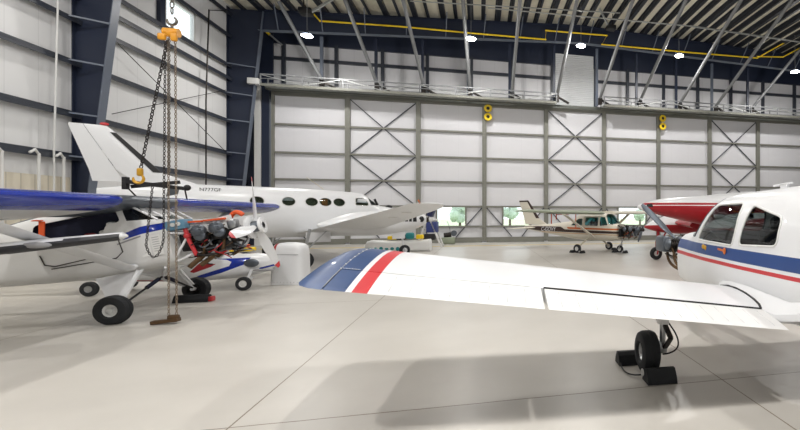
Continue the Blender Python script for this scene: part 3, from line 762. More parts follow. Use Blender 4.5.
# uncowled engine
def engine(parent, x0, x1, zc, w, mount=M_STEEL, n_cyl=2, seed=1, hoses=(M_BLACK, M_STEEL, M_ORANGE), accent=None):
    rnd = random.Random(seed); L = x1 - x0
    e = MB(); e.box((x0 + L * .55, 0, zc), (L * .62, .24, .3), bev=.04); e.cyl((x1 - L * .16, 0, zc + .03), (x1, 0, zc + .03), .09, .06); e.box((x0 + L * .5, 0, zc - .2), (L * .45, .3, .14), bev=.03)
    eng = e.build('engine', M_GUN, parent)
    for s in (1, -1):
        for k in range(n_cyl):
            x = x0 + L * (.42 + .3 * k / max(1, n_cyl - 1)) + (.03 if s > 0 else 0); c = MB(); c.cyl((x, s * .1, zc + .03), (x, s * w * .9, zc + .03), .075)
            for j in range(7):
                y = s * (.15 + (w * .85 - .15) * j / 6); c.cyl((x, y, zc + .03), (x, y + s * .008, zc + .03), .105, n=18)
            cy = c.build('cylinder', M_STEEL, eng)
            c = MB(); c.lathe([(0, 0), (0, .088), (.035, .085), (.06, .05), (.062, 0)], (x, s * w * .9, zc + .05), (0, s, .15), 18); c.build('rocker_cover', M_GUN, cy)
            c = MB(); c.tube(arc((x, s * w * .7, zc - .05), (x - .02, s * w * .8, zc - .28), (x - .2, s * w * .45, zc - .36)), .024, 8); c.build('exhaust_pipe', M_RUST, eng)
            c = MB(); c.tube(arc((x + .06, s * w * .75, zc), (x + .1, s * w * .6, zc - .22), (x + .02, s * .1, zc - .25)), .02, 8); c.build('intake_pipe', M_ALU, eng)
        for a, bb in (((x0, s * w * .8, zc + .22), (x0 + L * .38, s * .14, zc + .08)), ((x0, s * w * .8, zc - .3), (x0 + L * .38, s * .14, zc - .08)), ((x0, s * w * .8, zc + .22), (x0 + L * .38, s * .14, zc - .08))):
            c = MB(); c.cyl(a, bb, .014, n=8); c.build('engine_mount', mount, eng)
        c = MB(); c.cyl((x0 + L * .14, s * .1, zc + .1), (x0 + L * .3, s * .1, zc + .1), .055); c.build('magneto', M_BLACK, eng)
    for k in range(40):
        a = V((x0 + rnd.uniform(.02, .3) * L, rnd.uniform(-1, 1) * w * .8, zc + rnd.uniform(-.3, .25))); bb = V((x0 + rnd.uniform(.3, .85) * L, rnd.choice((-1, 1)) * w * rnd.uniform(.3, .95), zc + rnd.uniform(-.32, .2)))
        c = MB(); c.tube(arc(a, (a + bb) / 2 + V((rnd.uniform(-.1, .1), rnd.uniform(-.15, .15), rnd.uniform(-.18, .1))), bb, 8), rnd.choice((.007, .01, .014)), 6); c.build('hose', hoses[k % len(hoses)], eng)
    return eng
eng = engine(PA, 3.1, 4.1, 1.13, .46, seed=4, hoses=(M_BLACK, M_STEEL, M_BLACK, M_RUST))
b = MB(); b.box((3.8, .42, 1.18), (.4, .16, .26), bev=.05); b.build('engine_baffle', M_GUN, eng)
prop(PA, (4.2, 0, 1.19), (1, 0, 0), [(0, .72, .70), (0, -.72, -.70)], .93, .15, M_GUN, None, M_ALU, .1, .2, R(28))
g = MB(); g.cyl((3.35, 0, .95), (3.5, 0, .3), .035); g.bar((3.5, .09, .4), (3.55, .09, .18), .05, .03); g.bar((3.5, -.09, .4), (3.55, -.09, .18), .05, .03); g.box((3.5, 0, .41), (.08, .22, .05)); g.cyl((3.55, -.1, .18), (3.55, .1, .18), .018); ng = g.build('nose_gear', M_WHITE2, PA)
wheel(ng, (3.55, 0, .18), .18, .12, (0, 1, 0), M_ALU)

def chock(name, loc, rz, L, label, m=M_RUBBER, group=None, accent=False, sc_=1.):
    r_ = empty(name, loc, (0, 0, rz), label, 'chock', group)
    b = MB(); p = [(-.1, 0, 0), (.1, 0, 0), (.055, 0, .105), (.015, 0, .135), (-.03, 0, .135), (-.085, 0, .06)]
    b.prism([(x * sc_, 0, z * sc_) for x, y, z in p], (0, -L / 2, 0), (0, L / 2, 0)); b.build('wedge', m, r_, smooth=0)
    b = MB(); b.tube([(.03 + .03 * math.cos(t), L / 2 + .02, .09 * sc_ + .03 * math.sin(t)) for t in [k * PI / 5 for k in range(10)]], .008, 6, closed=True); b.build('rope_eye', M_CONDUIT, r_)
    if accent: b = MB(); b.box((0, -L / 2 - .03, .05), (.14, .06, .09), bev=.01); b.build('end_cap', M_RED, r_)
    return r_
hv = V((math.sin(HD), math.cos(HD), 0)); lv = V((-math.cos(HD), math.sin(HD), 0)); P0 = V((3.2, 3.25, 0)) + hv * 1.22 + lv * 1.54
c1 = chock('wheel_chock', tuple(P0 - hv * .30 - lv * .03), PI / 2 - HD, .3, 'black rubber chock on the near side of the main wheel under the white wing')
c2 = chock('wheel_chock', tuple(P0 + hv * .30 + lv * .1), PI * 1.5 - HD, .3, 'black rubber chock on the far side of the main wheel under the white wing')
b = MB(); b.tube(arc((.05, .17, .06), (.3, .34, -.04), (.62, .24, .06)), .008, 6); b.build('rope', M_BLACK, c1)

from mathutils.bvhtree import BVHTree
def text_on(s_, size, x, z, side, bvh, m, parent, name='registration', shear=0, flip=False):
    """lettering laid onto the skin, read from the given side"""
    M = Matrix(((-side, 0, 0, x), (0, 0, 1, 0), (0, 1, 0, z), (0, 0, 0, 1)))
    o = text(s_, size, M, m, parent, name, ext=0)
    for v in o.data.vertices:
        if shear: v.co.x += -side * shear * (v.co.z - z)
        h = bvh.ray_cast(V((v.co.x, side * 8, v.co.z)), V((0, -side, 0)))
        v.co.y = (h[0].y if h[0] is not None else 0) + side * .016
    return o

# ================================================================== HIGH-WING AIRPLANE AT LEFT (sitting on its tail wheel)
HW = empty('airplane', (-5.40, 9.55, 0), (0, -R(12), 0), 'white high-wing airplane with royal blue wing edges and bare engine, chained to the hoist', 'airplane')
fu = fuselage([(.62, .70, 1.47, .45, 4, .5), (.45, .69, 1.5, .47, 4, .5), (.3, .69, 1.72, .49, 4, .5), (.1, .7, 1.9, .5, 4.5, .5), (-.3, .71, 1.93, .5, 4.5, .5), (-1.0, .78, 1.92, .49, 4.5, .5), (-1.7, .88, 1.82, .46, 4, .5),
               (-2.5, 1.0, 1.66, .36, 3.2, .5), (-3.6, 1.14, 1.54, .22, 2.8, .5), (-5.0, 1.28, 1.45, .07, 2.5, .5)], N=44, m=5)
for s in (1, -1):
    paint(fu, [(.03, 1.265), (.05, 1.36), (.3, 1.43), (.66, 1.455), (.66, 1.33), (.3, 1.31)], s, 1)
    paint(fu, [(-.05, 1.2), (-.05, 1.225), (.28, 1.29), (.28, 1.265)], s, 2)
for f in fu.bm.faces:
    if f.normal.z > .75 and f.calc_center_median().z > 1.8: f.material_index = 3
sw = []
for s in (1, -1):
    takeout(fu, roundpoly([(-1.12, 1.42), (-1.05, 1.74), (.02, 1.78), (.07, 1.57), (-.13, 1.56), (-.2, 1.42)], .06), s)
    sw.append(takeout(fu, [(.43, 1.53), (.17, 1.86), (.09, 1.86), (.15, 1.56)], s))
ws = takeout(fu, [(.47, 1.52), (.2, 1.88), (.24, 1.95), (.56, 1.53)], 0)
fu.build('fuselage', [M_WHITE2, M_RBLUE, M_INK, M_GUN], HW, smooth=30, keep=True)
for p in sw: o = p.build('quarter_window', M_SMOKE, HW, keep=True)
lp = rim(ws); o = ws.build('windshield', M_SMOKE, HW, keep=True)
for y in (-.47, -.2, .2, .47):
    b = MB(); b.cyl((.55, y, 1.5), (.12, y, 1.9), .017, n=8); b.build('windshield_bar', M_WHITE, HW)
b = MB(); b.box((-.55, 0, 1.36), (1.5, .8, .78)); b.build('cabin_lining', M_NAVYIN, HW, smooth=0)
b = MB(); b.box((-.1, -.34, 1.35), (.1, .3, .5), bev=.04); b.box((-.2, -.36, 1.44), (.16, .2, .1), bev=.03); b.build('cabin_seat', M_WHITE2, HW)
b = MB(); b.ball((-.42, -.42, 1.43), .1, (1, .5, .5)); b.build('red_bundle', M_RED2, HW)
b = MB(); b.bar((-.90, -.515, 1.78), (-.97, -.515, 1.46), .075, .012, (0, 1, 0)); b.bar((-.90, -.515, 1.79), (-.93, -.62, 1.80), .06, .012); b.build('orange_strap', M_ORANGE, HW, smooth=0)
for (x, z, w_, h_) in ((.3, 1.08, .13, .3), (.46, 1.09, .14, .34)):
    b = MB(); b.box((x, -.484, z), (w_, .004, h_)); pp = b.build('taped_paper', M_PAPER, HW, smooth=0)
    for k in range(7):
        b = MB(); b.box((x, -.4865, z + h_ * (.38 - k * .11)), (w_ * .7, .001, .008)); b.build('printed_line', M_INK, pp, smooth=0)
for pts in ([(-.02, 1.32), (0, 1.08), (-.1, 1.0), (-.95, 1.02)], [(-1.05, 1.26), (-1.02, 1.1), (-.9, 1.05), (-.32, 1.08)]):
    b = MB(); b.tube([(x, -.499, z) for x, z in pts], .008, 5); b.build('door_seam', M_STEEL, HW)
# wings with blue edges
def blue_edge(mb, n, tipx=None):
    for f in mb.bm.faces:
        if f.calc_center_median().x > n: f.material_index = 1
def W2(y, t=.165, dx=0, ch=1.6): return (.43 + dx, y, 1.845, ch, t, .02)
for s, ys in ((-1, (-.92, -5.1)), (1, (.42, 4.75))):
    mb = MB(); wing([W2(ys[0]), W2(ys[1]), (.3, ys[1] + s * .1, 1.85, 1.3, .1, .01), (.05, ys[1] + s * .16, 1.85, .8, .05, .01)], 0, 1, None, mb, n=16); blue_edge(mb, .10)
    wo = mb.build('wing', [M_GREYW, M_RBLUE], HW)
    if s > 0: b = MB(); b.lathe([(0, 0), (0, .075), (.1, .06), (.16, .03), (.18, 0)], (.32, ys[1] + .06, 1.855), (.2, 1, 0), 16); b.build('tip_light', M_ALU, wo)
    for k in range(6):
        y = ys[0] + (ys[1] - ys[0]) * (k + .5) / 6; b = MB(); b.bar((.1, y, 1.775), (-1.0, y, 1.80), .02, .006); b.build('rib_line', M_INK, wo, smooth=0)
    b = MB(); n_ = 7; b.loft([[V((.02 + .11 * math.cos(2 * PI * k / 12), s * .5 + (s * 2.55) * t, .80 + (1.80 - .80) * t)) + V((0, 0, .028 * math.sin(2 * PI * k / 12))) for k in range(12)] for t in (0, .5, 1)])
    st_ = b.build('wing_strut', M_WHITE, HW)
    b = MB(); b.ball((.04, s * .5, .81), .07, (1.6, .8, .8)); b.build('strut_fitting', M_WHITE, st_)
mb = MB(); wing([W2(-.92), W2(.42)], 0, .62, None, mb, n=12); mb.build('wing_centre_skin', M_GUN, HW)
# tail
for s in (1, -1):
    mb = MB(); wing([(-4.1, s * .05, 1.42, .9, .07, 0), (-4.25, s * 1.5, 1.42, .7, .06, 0)], 0, 1, None, mb); mb.build('tailplane', M_WHITE2, HW)
mb = MB(); wing([(-3.9, 0, 1.45, 1.3, .07, 0), (-4.6, 0, 2.5, .7, .06, 0)], 0, 1, None, mb, vert=True); mb.build('tail_fin', M_WHITE2, HW)
tz = -(-4.75) * math.tan(R(12))
b = MB(); b.bar((-4.6, 0, 1.32), (-4.85, 0, tz + .12), .05, .03); tg = b.build('tail_spring', M_STEEL, HW)
wheel(tg, (-4.85, 0, tz + .115), .11, .07)
# landing gear
ax0 = V((.044, 0, .207))
for s in (1, -1):
    b = MB()
    def rect(x0, x1, y, z, th): return [V((x0, y - th, z)), V((x1, y - th, z)), V((x1, y + th, z)), V((x0, y + th, z))]
    b.loft([rect(-.48, .16, s * .42, .74, .02), rect(-.3, .13, s * .62, .56, .025), rect(-.08, .1, s * .9, .30, .022)])
    lg = b.build('landing_gear', M_WHITE, HW, smooth=0)
    b = MB(); b.cyl((.09, s * .44, .74), (.05, s * .93, .23), .024); b.cyl((.05, s * .88, .215), (.045, s * 1.08, .207), .03); b.build('axle_tube', M_WHITE, lg)
    wheel(lg, (ax0.x, s * 1.05, ax0.z), .222, .2, (0, s, 0), M_CONDUIT if s < 0 else M_STEEL, .42)
    b = MB(); b.cyl((.16, s * .03, .56), (.06, s * .9, .24), .016); b.build('shock_strut', M_BLACK, lg)
    b = MB(); b.cyl((.15, s * .1, .535), (.12, s * .38, .43), .032); b.build('shock_cord', M_NAVYIN, lg)
    b = MB(); b.cyl((-.02, s * .4, .72), (.16, 0, .57), .018); b.cyl((.45, s * .4, .7), (.16, 0, .57), .018); b.build('cabane_tube', M_WHITE, lg)
eng = engine(HW, .64, 1.6, 1.06, .44, M_WHITE, seed=11, hoses=(M_BLACK, M_STEEL, M_BLACK, M_RUST, M_RED, M_ALU))
for k, x in enumerate((.98, 1.24)):
    b = MB(); b.lathe([(0, .0), (0, .1), (.06, .11), (.1, .09), (.13, .05), (.14, 0)], (x + .06, -.36, 1.19), (0, -1, .25), 20)
    for j in range(5): b.box((x + .06, -.485, 1.14 + j * .035), (.16, .012, .012))
    b.build('cylinder_head', M_GUN, eng)
b = MB(); b.box((1.15, -.27, 1.24), (.7, .03, .24), Matrix.Rotation(R(-4), 3, 'Y')); b.build('baffle_plate', M_WHITE2, eng)
for (x0, x1, z) in ((.86, 1.08, 1.385), (1.1, 1.42, 1.36)):
    b = MB(); b.bar((x0, -.29, z), (x1, -.3, z - .03), .08, .03); b.build('baffle_seal', M_ORANGE, eng, smooth=0)
b = MB(); b.tube(arc((1.36, .0, 1.36), (1.48, -.05, 1.5), (1.58, -.05, 1.36)), .04, 8); b.build('baffle_seal', M_ORANGE, eng)
b = MB(); b.tube([(.83, -.36, 1.32), (.86, -.37, 1.05), (.9, -.35, .8)], .032, 10); b.ball((.85, -.37, 1.15), .055); b.build('engine_mount_ring', M_RED, eng)
b = MB(); b.tube(arc((.9, -.35, .82), (1.1, -.42, .72), (1.3, -.3, .8)), .022, 8); b.build('oil_line', M_STEEL, eng)
b = MB(); b.box((.74, -.3, 1.36), (.28, .28, .16), bev=.02); ab = b.build('accessory_box', mat('accessory_blue', (92, 134, 160), .4, var=.1), eng)
for x in (.72, .80): b = MB(); b.cyl((x, -.44, 1.37), (x, -.455, 1.37), .032, n=16); b.build('dial', M_CONDUIT, ab)
for k in range(26):
    x = .82 + .75 * (k % 13) / 13; y = -.12 - .3 * ((k * 7) % 11) / 11; z = .72 + .34 * ((k * 5) % 9) / 9
    b = MB(); b.tube(arc((x, y, z), (x + .08, y - .06, z - .1 + .05 * (k % 3)), (x + .16, y + .03 * (k % 4), z + .12 * ((k % 5) - 2) / 2), 6), (.012, .02, .009)[k % 3], 6)
    b.build('hose', (M_BLACK, M_STEEL, M_BLACK, M_GUN, M_ALU, M_BLACK, M_RED2)[k % 7], eng)
for (x, z, sx, sz, m_) in ((.76, 1.05, .16, .3, M_BLACK), (.92, 1.15, .2, .2, M_STEEL), (.9, .95, .12, .16, M_BLACK), (1.08, .86, .2, .14, M_STEEL), (1.32, .9, .22, .16, M_BLACK), (1.5, 1.0, .14, .2, M_STEEL), (1.2, 1.04, .3, .08, M_BLACK), (1.47, 1.22, .12, .16, M_ALU)):
    b = MB(); b.box((x, -.2, z), (sx, .2, sz), bev=.025); b.build('accessory', m_, eng)
for (a, c_) in (((.76, -.36, .62), (1.0, -.3, .8)), ((.9, -.3, .62), (1.25, -.2, .84))):
    b = MB(); b.cyl(a, c_, .04); b.build('exhaust_stack', M_RUST, eng)
for (a, c_) in (((.62, -.4, 1.25), (.86, -.33, 1.2)), ((.62, -.4, .82), (.84, -.36, 1.14)), ((.62, -.38, .76), (1.0, -.2, .9))):
    b = MB(); b.cyl(a, c_, .018); b.build('mount_tube', M_WHITE, eng)
b = MB(); b.lathe([(.0, .09), (-.01, .2), (.03, .21), (.05, .15), (.05, .09)], (1.62, 0, 1.117), (1, 0, 0), 28); b.build('spinner_plate', M_WHITE, eng)
b = MB(); b.lathe([(.0, .06), (0, .13), (.02, .15), (.05, .14), (.05, .06)], (1.79, 0, 1.117), (1, 0, 0), 28); b.build('spinner_plate', M_WHITE, eng)
dr = [(0, math.sin(R(a_)), math.cos(R(a_))) for a_ in (17, -98, 147)]
prop(HW, (1.72, 0, 1.117), (1, 0, 0), dr, .97, .19, M_WHITE, M_RED, M_GUN, .1, .16, R(30))
b = MB(); b.cyl((-.1, .1, 1.9), (-.1, .1, 2.0), .02); b.build('fuel_vent', M_ALU, HW)
chock('wheel_chock', tuple(V((-5.33, 10.6, 0)) + V((.02, -.3, 0))), PI / 2, .56, 'black chock with a red end at the far main wheel of the high-wing airplane', accent=True)

# hoist -----------------------------------------------------------
HY = 8.3; HX = onY(172, 215, HY).x; HZ = 4.42
ho = empty('chain_hoist', (HX, HY, HZ), label='orange chain hoist hanging on a hook with chains running to the floor', cat='hoist')
b = MB(); b.box((0, 0, 0), (.12, .14, .13), bev=.04); b.cyl((-.1, 0, .01), (.09, 0, .01), .065); b.build('hoist_body', M_HOIST, ho)
b = MB(); b.box((-.06, -.12, -.1), (.1, .06, .1), bev=.02); b.box((.08, -.1, -.09), (.08, .06, .12), bev=.02); b.build('chain_guide', M_HOIST, ho)
def hookpts(c, r, s=1): return [V(c) + V((s * r * math.cos(R(a)), 0, r * math.sin(R(a)))) for a in range(-200, 75, 20)]
b = MB(); b.tube(hookpts((0, 0, .19), .06), [.012, .016] + [.02] * 9 + [.016] * 3, 8); b.cyl((0, 0, .08), (0, 0, .14), .02); b.build('top_hook', M_CHAIN, ho)
def chain(a, c, r=.0085, step=.036, m=M_CHAIN, parent=None, name='chain', pts=None):
    pts = [V(p) for p in (pts or [a, c])]; b = MB(); L = 0; odd = 0
    for p, q in zip(pts, pts[1:]):
        d = q - p; n = max(1, round(d.length / step)); d.normalize()
        u = d.cross(V((0, 1, 0)) if abs(d.y) < .8 else V((1, 0, 0))).normalized(); w = d.cross(u)
        for k in range(n):
            cc = p + (q - p) * (k + .5) / n; e = u if odd % 2 else w; odd += 1; hl = (q - p).length / n * .62
            b.tube([cc + d * hl * math.cos(t) + e * r * 1.7 * math.sin(t) for t in [j * PI / 3 for j in range(6)]], r * .62, 4, closed=True)
    o = b.build(name, m, parent); return tag(o, kind=None)
zt_ = ztop(HX) - HZ
chain((0, 0, .3), (0, 0, zt_ - .02), parent=ho, r=.016, step=.09)
LH = V((onY(137.5, 215, HY).x, HY + .02, 2.2)) - V((HX, HY, HZ))
chain((-.06, 0, -.12), LH + V((.03, 0, .16)), parent=ho, name='load_chain', r=.012, step=.045, m=M_STEEL)
b = MB(); b.box(LH + V((.02, 0, .1)), (.07, .06, .12), bev=.02); b.tube(hookpts(LH + V((0, 0, 0)), .065), [.01, .014] + [.02] * 9 + [.016] * 3, 8); b.cyl(LH + V((.02, 0, .05)), LH + V((.02, 0, .1)), .025); b.build('load_hook', M_GOLD, ho)
fz = -HZ
chain((-.02, -.05, -.1), (-.03, -.02, fz + .14), parent=ho, name='hand_chain', m=M_ROPE)
chain((.07, -.05, -.1), (.07, -.02, fz + .14), parent=ho, name='hand_chain', m=M_ROPE)
chain((.02, -.1, -.1), (.01, -.08, fz + 2.3), parent=ho, name='hand_chain', m=M_CHAIN)
b = MB(); b.bar((-.25, -.0, fz + .03), (.09, 0, fz + .06), .1, .05); b.box((.02, 0, fz + .09), (.14, .08, .09), bev=.02); b.build('chain_end_block', M_RUST, ho)
lp_ = [V((-.03, -.1, -.1)), V((-.04, -.12, 1.3 - HZ))] + arc((-.05, -.13, 1.2 - HZ), (-.15, -.14, .85 - HZ), (-.25, -.13, 1.2 - HZ), 8) + [V((-.2, -.08, 2.08 - HZ))]
chain(None, None, pts=lp_, parent=ho, name='slack_chain', m=M_STEEL, r=.009, step=.036)
SBY = 9.0; sp = empty('spreader_bar', (onY(175, 215, SBY).x, SBY, 2.09), label='black steel spreader bar under the gold hook, over the high-wing cabin', cat='bar')
b = MB(); b.bar((-.68, .02, .11), (.16, .02, .0), .07, .06); b.build('main_bar', M_BLACK, sp, smooth=0)
b = MB(); b.bar((-.66, .1, .03), (-.2, .5, .14), .05, .06); b.build('cross_bar', M_BLACK, sp, smooth=0)
b = MB(); b.box((-.68, .02, .08), (.06, .08, .2)); b.build('end_lug', M_BLACK, sp, smooth=0)
b = MB(); b.ball((.16, .02, .02), .05); b.build('end_knob', M_BLACK, sp)
b = MB(); b.cyl((-.66, .04, .0), (-.62, .2, -.16), .012, n=6); b.build('sling', M_STEEL, sp)
b = MB(); b.cyl((.12, .03, .0), (.06, .2, -.16), .012, n=6); b.build('sling', M_STEEL, sp)

# removed tailplane with black boot ---------------------------------
tp = empty('tailplane_panel', (0, 0, 0), label='detached white tailplane with a scuffed black leading edge, in front of the high-wing cabin', cat='tailplane')
A, B_ = at(119, 236.5, 6.1), at(0, 251, 5.6); dv = (B_ - A); dv.z *= .85
def tsec(t, k=1.): # chord runs away from the camera (+y)
    p = A + dv * t; ch = (.5 + .3 * min(t, 1.5)) * k
    return [V((p.x - x * ch * (.42 - .1 * min(t, 1)), p.y + x * ch, p.z + z * ch * (1.5 - .2 * min(t, 1.5)))) for x, z in foil(.15, 0, 0, 1, 12)]
mb = MB(); mb.loft([[V((q.x + .03, (q.y - A.y) * .45 + A.y + .12, (q.z - A.z) * .35 + A.z)) for q in tsec(0)], [V((q.x + .02, (q.y - A.y) * .8 + A.y + .03, (q.z - A.z) * .75 + A.z)) for q in tsec(0)]] + [tsec(t) for t in (0, .5, 1, 2, 3.6)])
for f in mb.bm.faces:
    c = f.calc_center_median(); t = max(0, (c.x - A.x) / dv.x); ly = A.y + dv.y * t
    if c.y < ly + .16 and c.z < A.z + dv.z * t + .035 and t > .06: f.material_index = 1
mb.build('panel', [M_WHITE, M_BOOT], tp)
q = A + dv * .72; b = MB(); b.ball((q.x, q.y + .01, q.z - .0), .05, (3.2, .7, .8)); b.build('boot_patch', M_INK, tp)
for k, t in enumerate((2.0, 3.4)):
    p = A + dv * t; s_ = empty('trestle', (p.x, p.y + .35, 0), label=['padded wooden trestle under the detached tailplane, nearer the airplane', 'padded wooden trestle under the detached tailplane, farther left'][k], cat='trestle')
    hh = p.z - .075
    b = MB(); b.box((0, 0, hh - .05), (.12, .6, .1), bev=.02); b.build('pad', M_GREYW, s_)
    for sx in (-1, 1):
        for sy in (-1, 1): b = MB(); b.bar((sx * .04, sy * .22, hh - .1), (sx * .25, sy * .28, .02), .05, .05); b.build('leg', M_CREAM, s_, smooth=0)

# ================================================================== WHITE TURBOPROP TWIN
KA = empty('airplane', (-5.27, 18.87, 0), (0, 0, R(30)), 'large white twin airplane with round cabin windows and registration N777GF, behind the high-wing airplane', 'airplane')
fu = fuselage([(3.4, 1.25, 1.5, .06, 2, .5), (3.1, 1.1, 1.68, .27, 2, .5), (2.6, .98, 1.84, .44, 2.1, .5), (2.0, .92, 1.96, .56, 2.2, .5), (1.5, .9, 2.06, .64, 2.3, .5), (1.1, .88, 2.38, .67, 2.3, .5), (.8, .88, 2.5, .69, 2.3, .5), (.2, .88, 2.55, .71, 2.3, .5),
               (-1.0, .88, 2.6, .72, 2.3, .5), (-2.8, .9, 2.62, .72, 2.3, .5), (-3.8, 1.05, 2.62, .62, 2.3, .52), (-4.8, 1.45, 2.58, .42, 2.3, .55), (-5.5, 1.75, 2.5, .24, 2.2, .6), (-6.0, 1.95, 2.42, .06, 2, .6)], N=48, m=6)
bv = BVHTree.FromBMesh(fu.bm)
pn = []
for s in (-1, 1):
    for x in (-2.43, -1.56, -.88, -.45, -.01): pn.append((takeout(fu, ell(x, 2.12, .2, .155, 20), s), 'porthole', M_SMOKE))
    pn.append((takeout(fu, roundpoly([(.52, 2.02), (.98, 2.0), (1.02, 2.12), (.86, 2.3), (.56, 2.3)], .07), s), 'cockpit_window', M_GLASS))
    pn.append((takeout(fu, [(1.1, 2.03), (1.46, 2.03), (1.02, 2.36)], s), 'windshield', M_SMOKE))
body = fu.build('fuselage', [M_WHITE], KA, smooth=30, keep=True)
amb = mat('amber_blind', (170, 110, 50), .6)
for i, (p, n, g) in enumerate(pn):
    lp = rim(p); o = p.build(n, g, KA, keep=True)
    for l in lp: f = MB(); f.tube(l, .014, 6, closed=True); f.build('window_frame', M_CONDUIT, o)
b = MB()
for (x, hx) in ((-1.2, 3.2), ): b.box((x, 0, 1.85), (hx, .9, 1.2), bev=.25)
b.box((.85, 0, 1.75), (.9, .8, .75), bev=.2); b.build('cabin_lining', mat('olive_lining', (112, 120, 98), .8, var=.2), KA)
b = MB(); b.box((-.45, -.53, 2.1), (.18, .04, .26)); b.build('amber_blind', amb, KA)
for (x, hh) in ((-1.56, .1), (.78, .12)): b = MB(); b.box((x, -.56, 2.2), (.3, .03, hh)); b.build('window_blind', M_WHITE, KA)
text_on('N777GF', .15, -3.84, 2.4, -1, bv, M_BLACK, KA)
t_ = MB(); wing([(-3.5, 0, 2.45, 2.55, .03, 0), (-3.95, 0, 2.66, 2.12, .05, 0), (-4.73, 0, 2.95, 1.42, .09, 0), (-5.72, 0, 4.12, .80, .09, 0), (-5.82, 0, 4.2, .7, .06, 0)], 0, .62, None, t_, vert=True, n=12)
fin = t_.build('tail_fin', M_WHITE, KA)
t_ = MB(); wing([(-4.4, 0, 2.62, 1.68, .07, 0), (-4.73, 0, 2.95, 1.42, .09, 0), (-5.72, 0, 4.12, .80, .09, 0), (-5.82, 0, 4.2, .7, .06, 0)], .63, 1, None, t_, vert=True, n=5); t_.build('rudder', M_WHITE, fin)
t_ = MB(); wing([(-4.66, 0, 2.93, 1.5, .115, 0), (-5.62, 0, 4.02, .92, .115, 0)], 0, .13, None, t_, vert=True, n=6); t_.build('black_boot', M_BLACK, fin)
b = MB(); b.ball((-5.85, 0, 4.24), .06, (1.6, .7, .8)); b.build('beacon', M_RED, fin)
b = MB(); b.box((-4.45, -.46, 2.28), (.24, .03, .36), Matrix.Rotation(R(14), 3, 'X') @ Matrix.Rotation(R(12), 3, 'Y')); b.build('grey_vent', M_GUN, KA, smooth=0)
b = MB(); b.cyl((-.35, 0, 2.6), (-.9, 0, 3.02), .012, n=6); b.build('whip_antenna', M_CREAM, KA)
for s in (-1, 1):
    t_ = MB(); wing([(.98, s * .55, 1.02, 2.3, .15, .02), (.85, s * 2.6, 1.24, 2.0, .14, .02), (.66, s * 7.5, 1.87, 1.12, .12, .02), (.56, s * 7.75, 1.92, .95, .1, .02), (.34, s * 7.9, 1.95, .55, .06, .02)], 0, 1, None, t_, n=14); w_ = t_.build('wing', M_WHITE, KA)
    b = MB(); b.tube([(-.62, s * 3.4, 1.37), (-.42, s * 5.4, 1.60), (-.2, s * 7.1, 1.82)], .008, 5); b.build('aileron_gap', M_INK, w_)
    for y in (3.6, 4.7, 5.8, 6.8): b = MB(); b.bar((-.15, s * y, 1.30 + .115 * (y - 3.2)), (.1, s * y, 1.30 + .115 * (y - 3.2)), .03, .02); b.build('hinge_fairing', M_GREYW, w_, smooth=0)
    b = MB(); b.tube([(-.12, s * 7.86, 1.95), (-.2, s * 7.96, 2.02)], .02, 6); b.build('static_wick', M_AMBER, w_)
    nc = MB(); rg = []
    for (x, zc, rr, rz) in interp([(2.3, 1.50, .17, .17), (2.1, 1.49, .27, .25), (1.6, 1.45, .36, .34), (.9, 1.40, .42, .42), (-.1, 1.36, .42, .38), (-.7, 1.34, .3, .22), (-1.15, 1.33, .06, .05)], 5):
        rg.append([V((x, s * 2.6 + rr * math.cos(2 * PI * (k + .5) / 32), zc + rz * math.sin(2 * PI * (k + .5) / 32))) for k in range(32)])
    nc.loft(rg); bmesh.ops.recalc_face_normals(nc.bm, faces=nc.bm.faces[:])
    if s < 0:
        for f in split(nc, [(1.22, 1.44), (1.88, 1.42), (1.88, 1.62), (1.7, 1.585)], 0):
            if f.calc_center_median().y < -2.6: f.material_index = 1
    n_ = nc.build('engine_nacelle', [M_WHITE, M_BLACK], KA, smooth=30, keep=True)
    if s < 0:
        for x in (1.42, 1.56, 1.7): b = MB(); b.box((x, s * 2.6 - .375, 1.5), (.025, .05, .2)); b.build('louvre_bar', M_WHITE, n_, smooth=0)
    b = MB(); b.lathe([(-.03, .0), (-.02, .1), (.0, .105), (.01, 0)], (2.08, s * 2.6 - .27, 1.51), (.25, -1, 0), 20); b.build('exhaust_port', M_BLACK, n_)
    b = MB(); b.cyl((2.28, s * 2.6, 1.5), (2.42, s * 2.6, 1.5), .1); b.build('propeller_shaft', M_STEEL, n_)
    g = MB(); g.cyl((-1.35, s * 2.6, 1.22), (-1.55, s * 2.6, .27), .045); g.bar((-.9, s * 2.6, 1.15), (-1.5, s * 2.6, .5), .035, .035); lg = g.build('landing_gear', M_ALU, KA)
    for dy in (-.16, .16): wheel(lg, (-1.55, s * 2.6 + dy, .27), .27, .17, (0, 1, 0), M_CONDUIT)
    b = MB(); b.box((-1.05, s * 2.3, .95), (.7, .02, .32)); b.build('gear_door', M_WHITE, lg, smooth=0)
g = MB(); g.cyl((2.45, 0, 1.02), (2.55, 0, .42), .04); g.bar((2.55, 0, .44), (2.6, -.1, .2), .04, .03); g.bar((2.55, 0, .44), (2.6, .1, .2), .04, .03); lg = g.build('nose_gear', M_WHITE, KA)
wheel(lg, (2.6, 0, .215), .215, .14, (0, 1, 0), M_WHITE)
b = MB(); b.box((2.3, -.15, .85), (.5, .02, .3)); b.build('gear_door', M_WHITE, lg, smooth=0)
b = MB(); b.ball((1.95, -.05, 1.985), .12, (1.1, .8, .7)); b.build('nose_vent', M_BLACK, KA)
b = MB(); b.bar((1.42, -.35, 2.05), (1.32, -.3, 2.28), .04, .08); b.build('windshield_wiper', M_BLACK, KA, smooth=0)

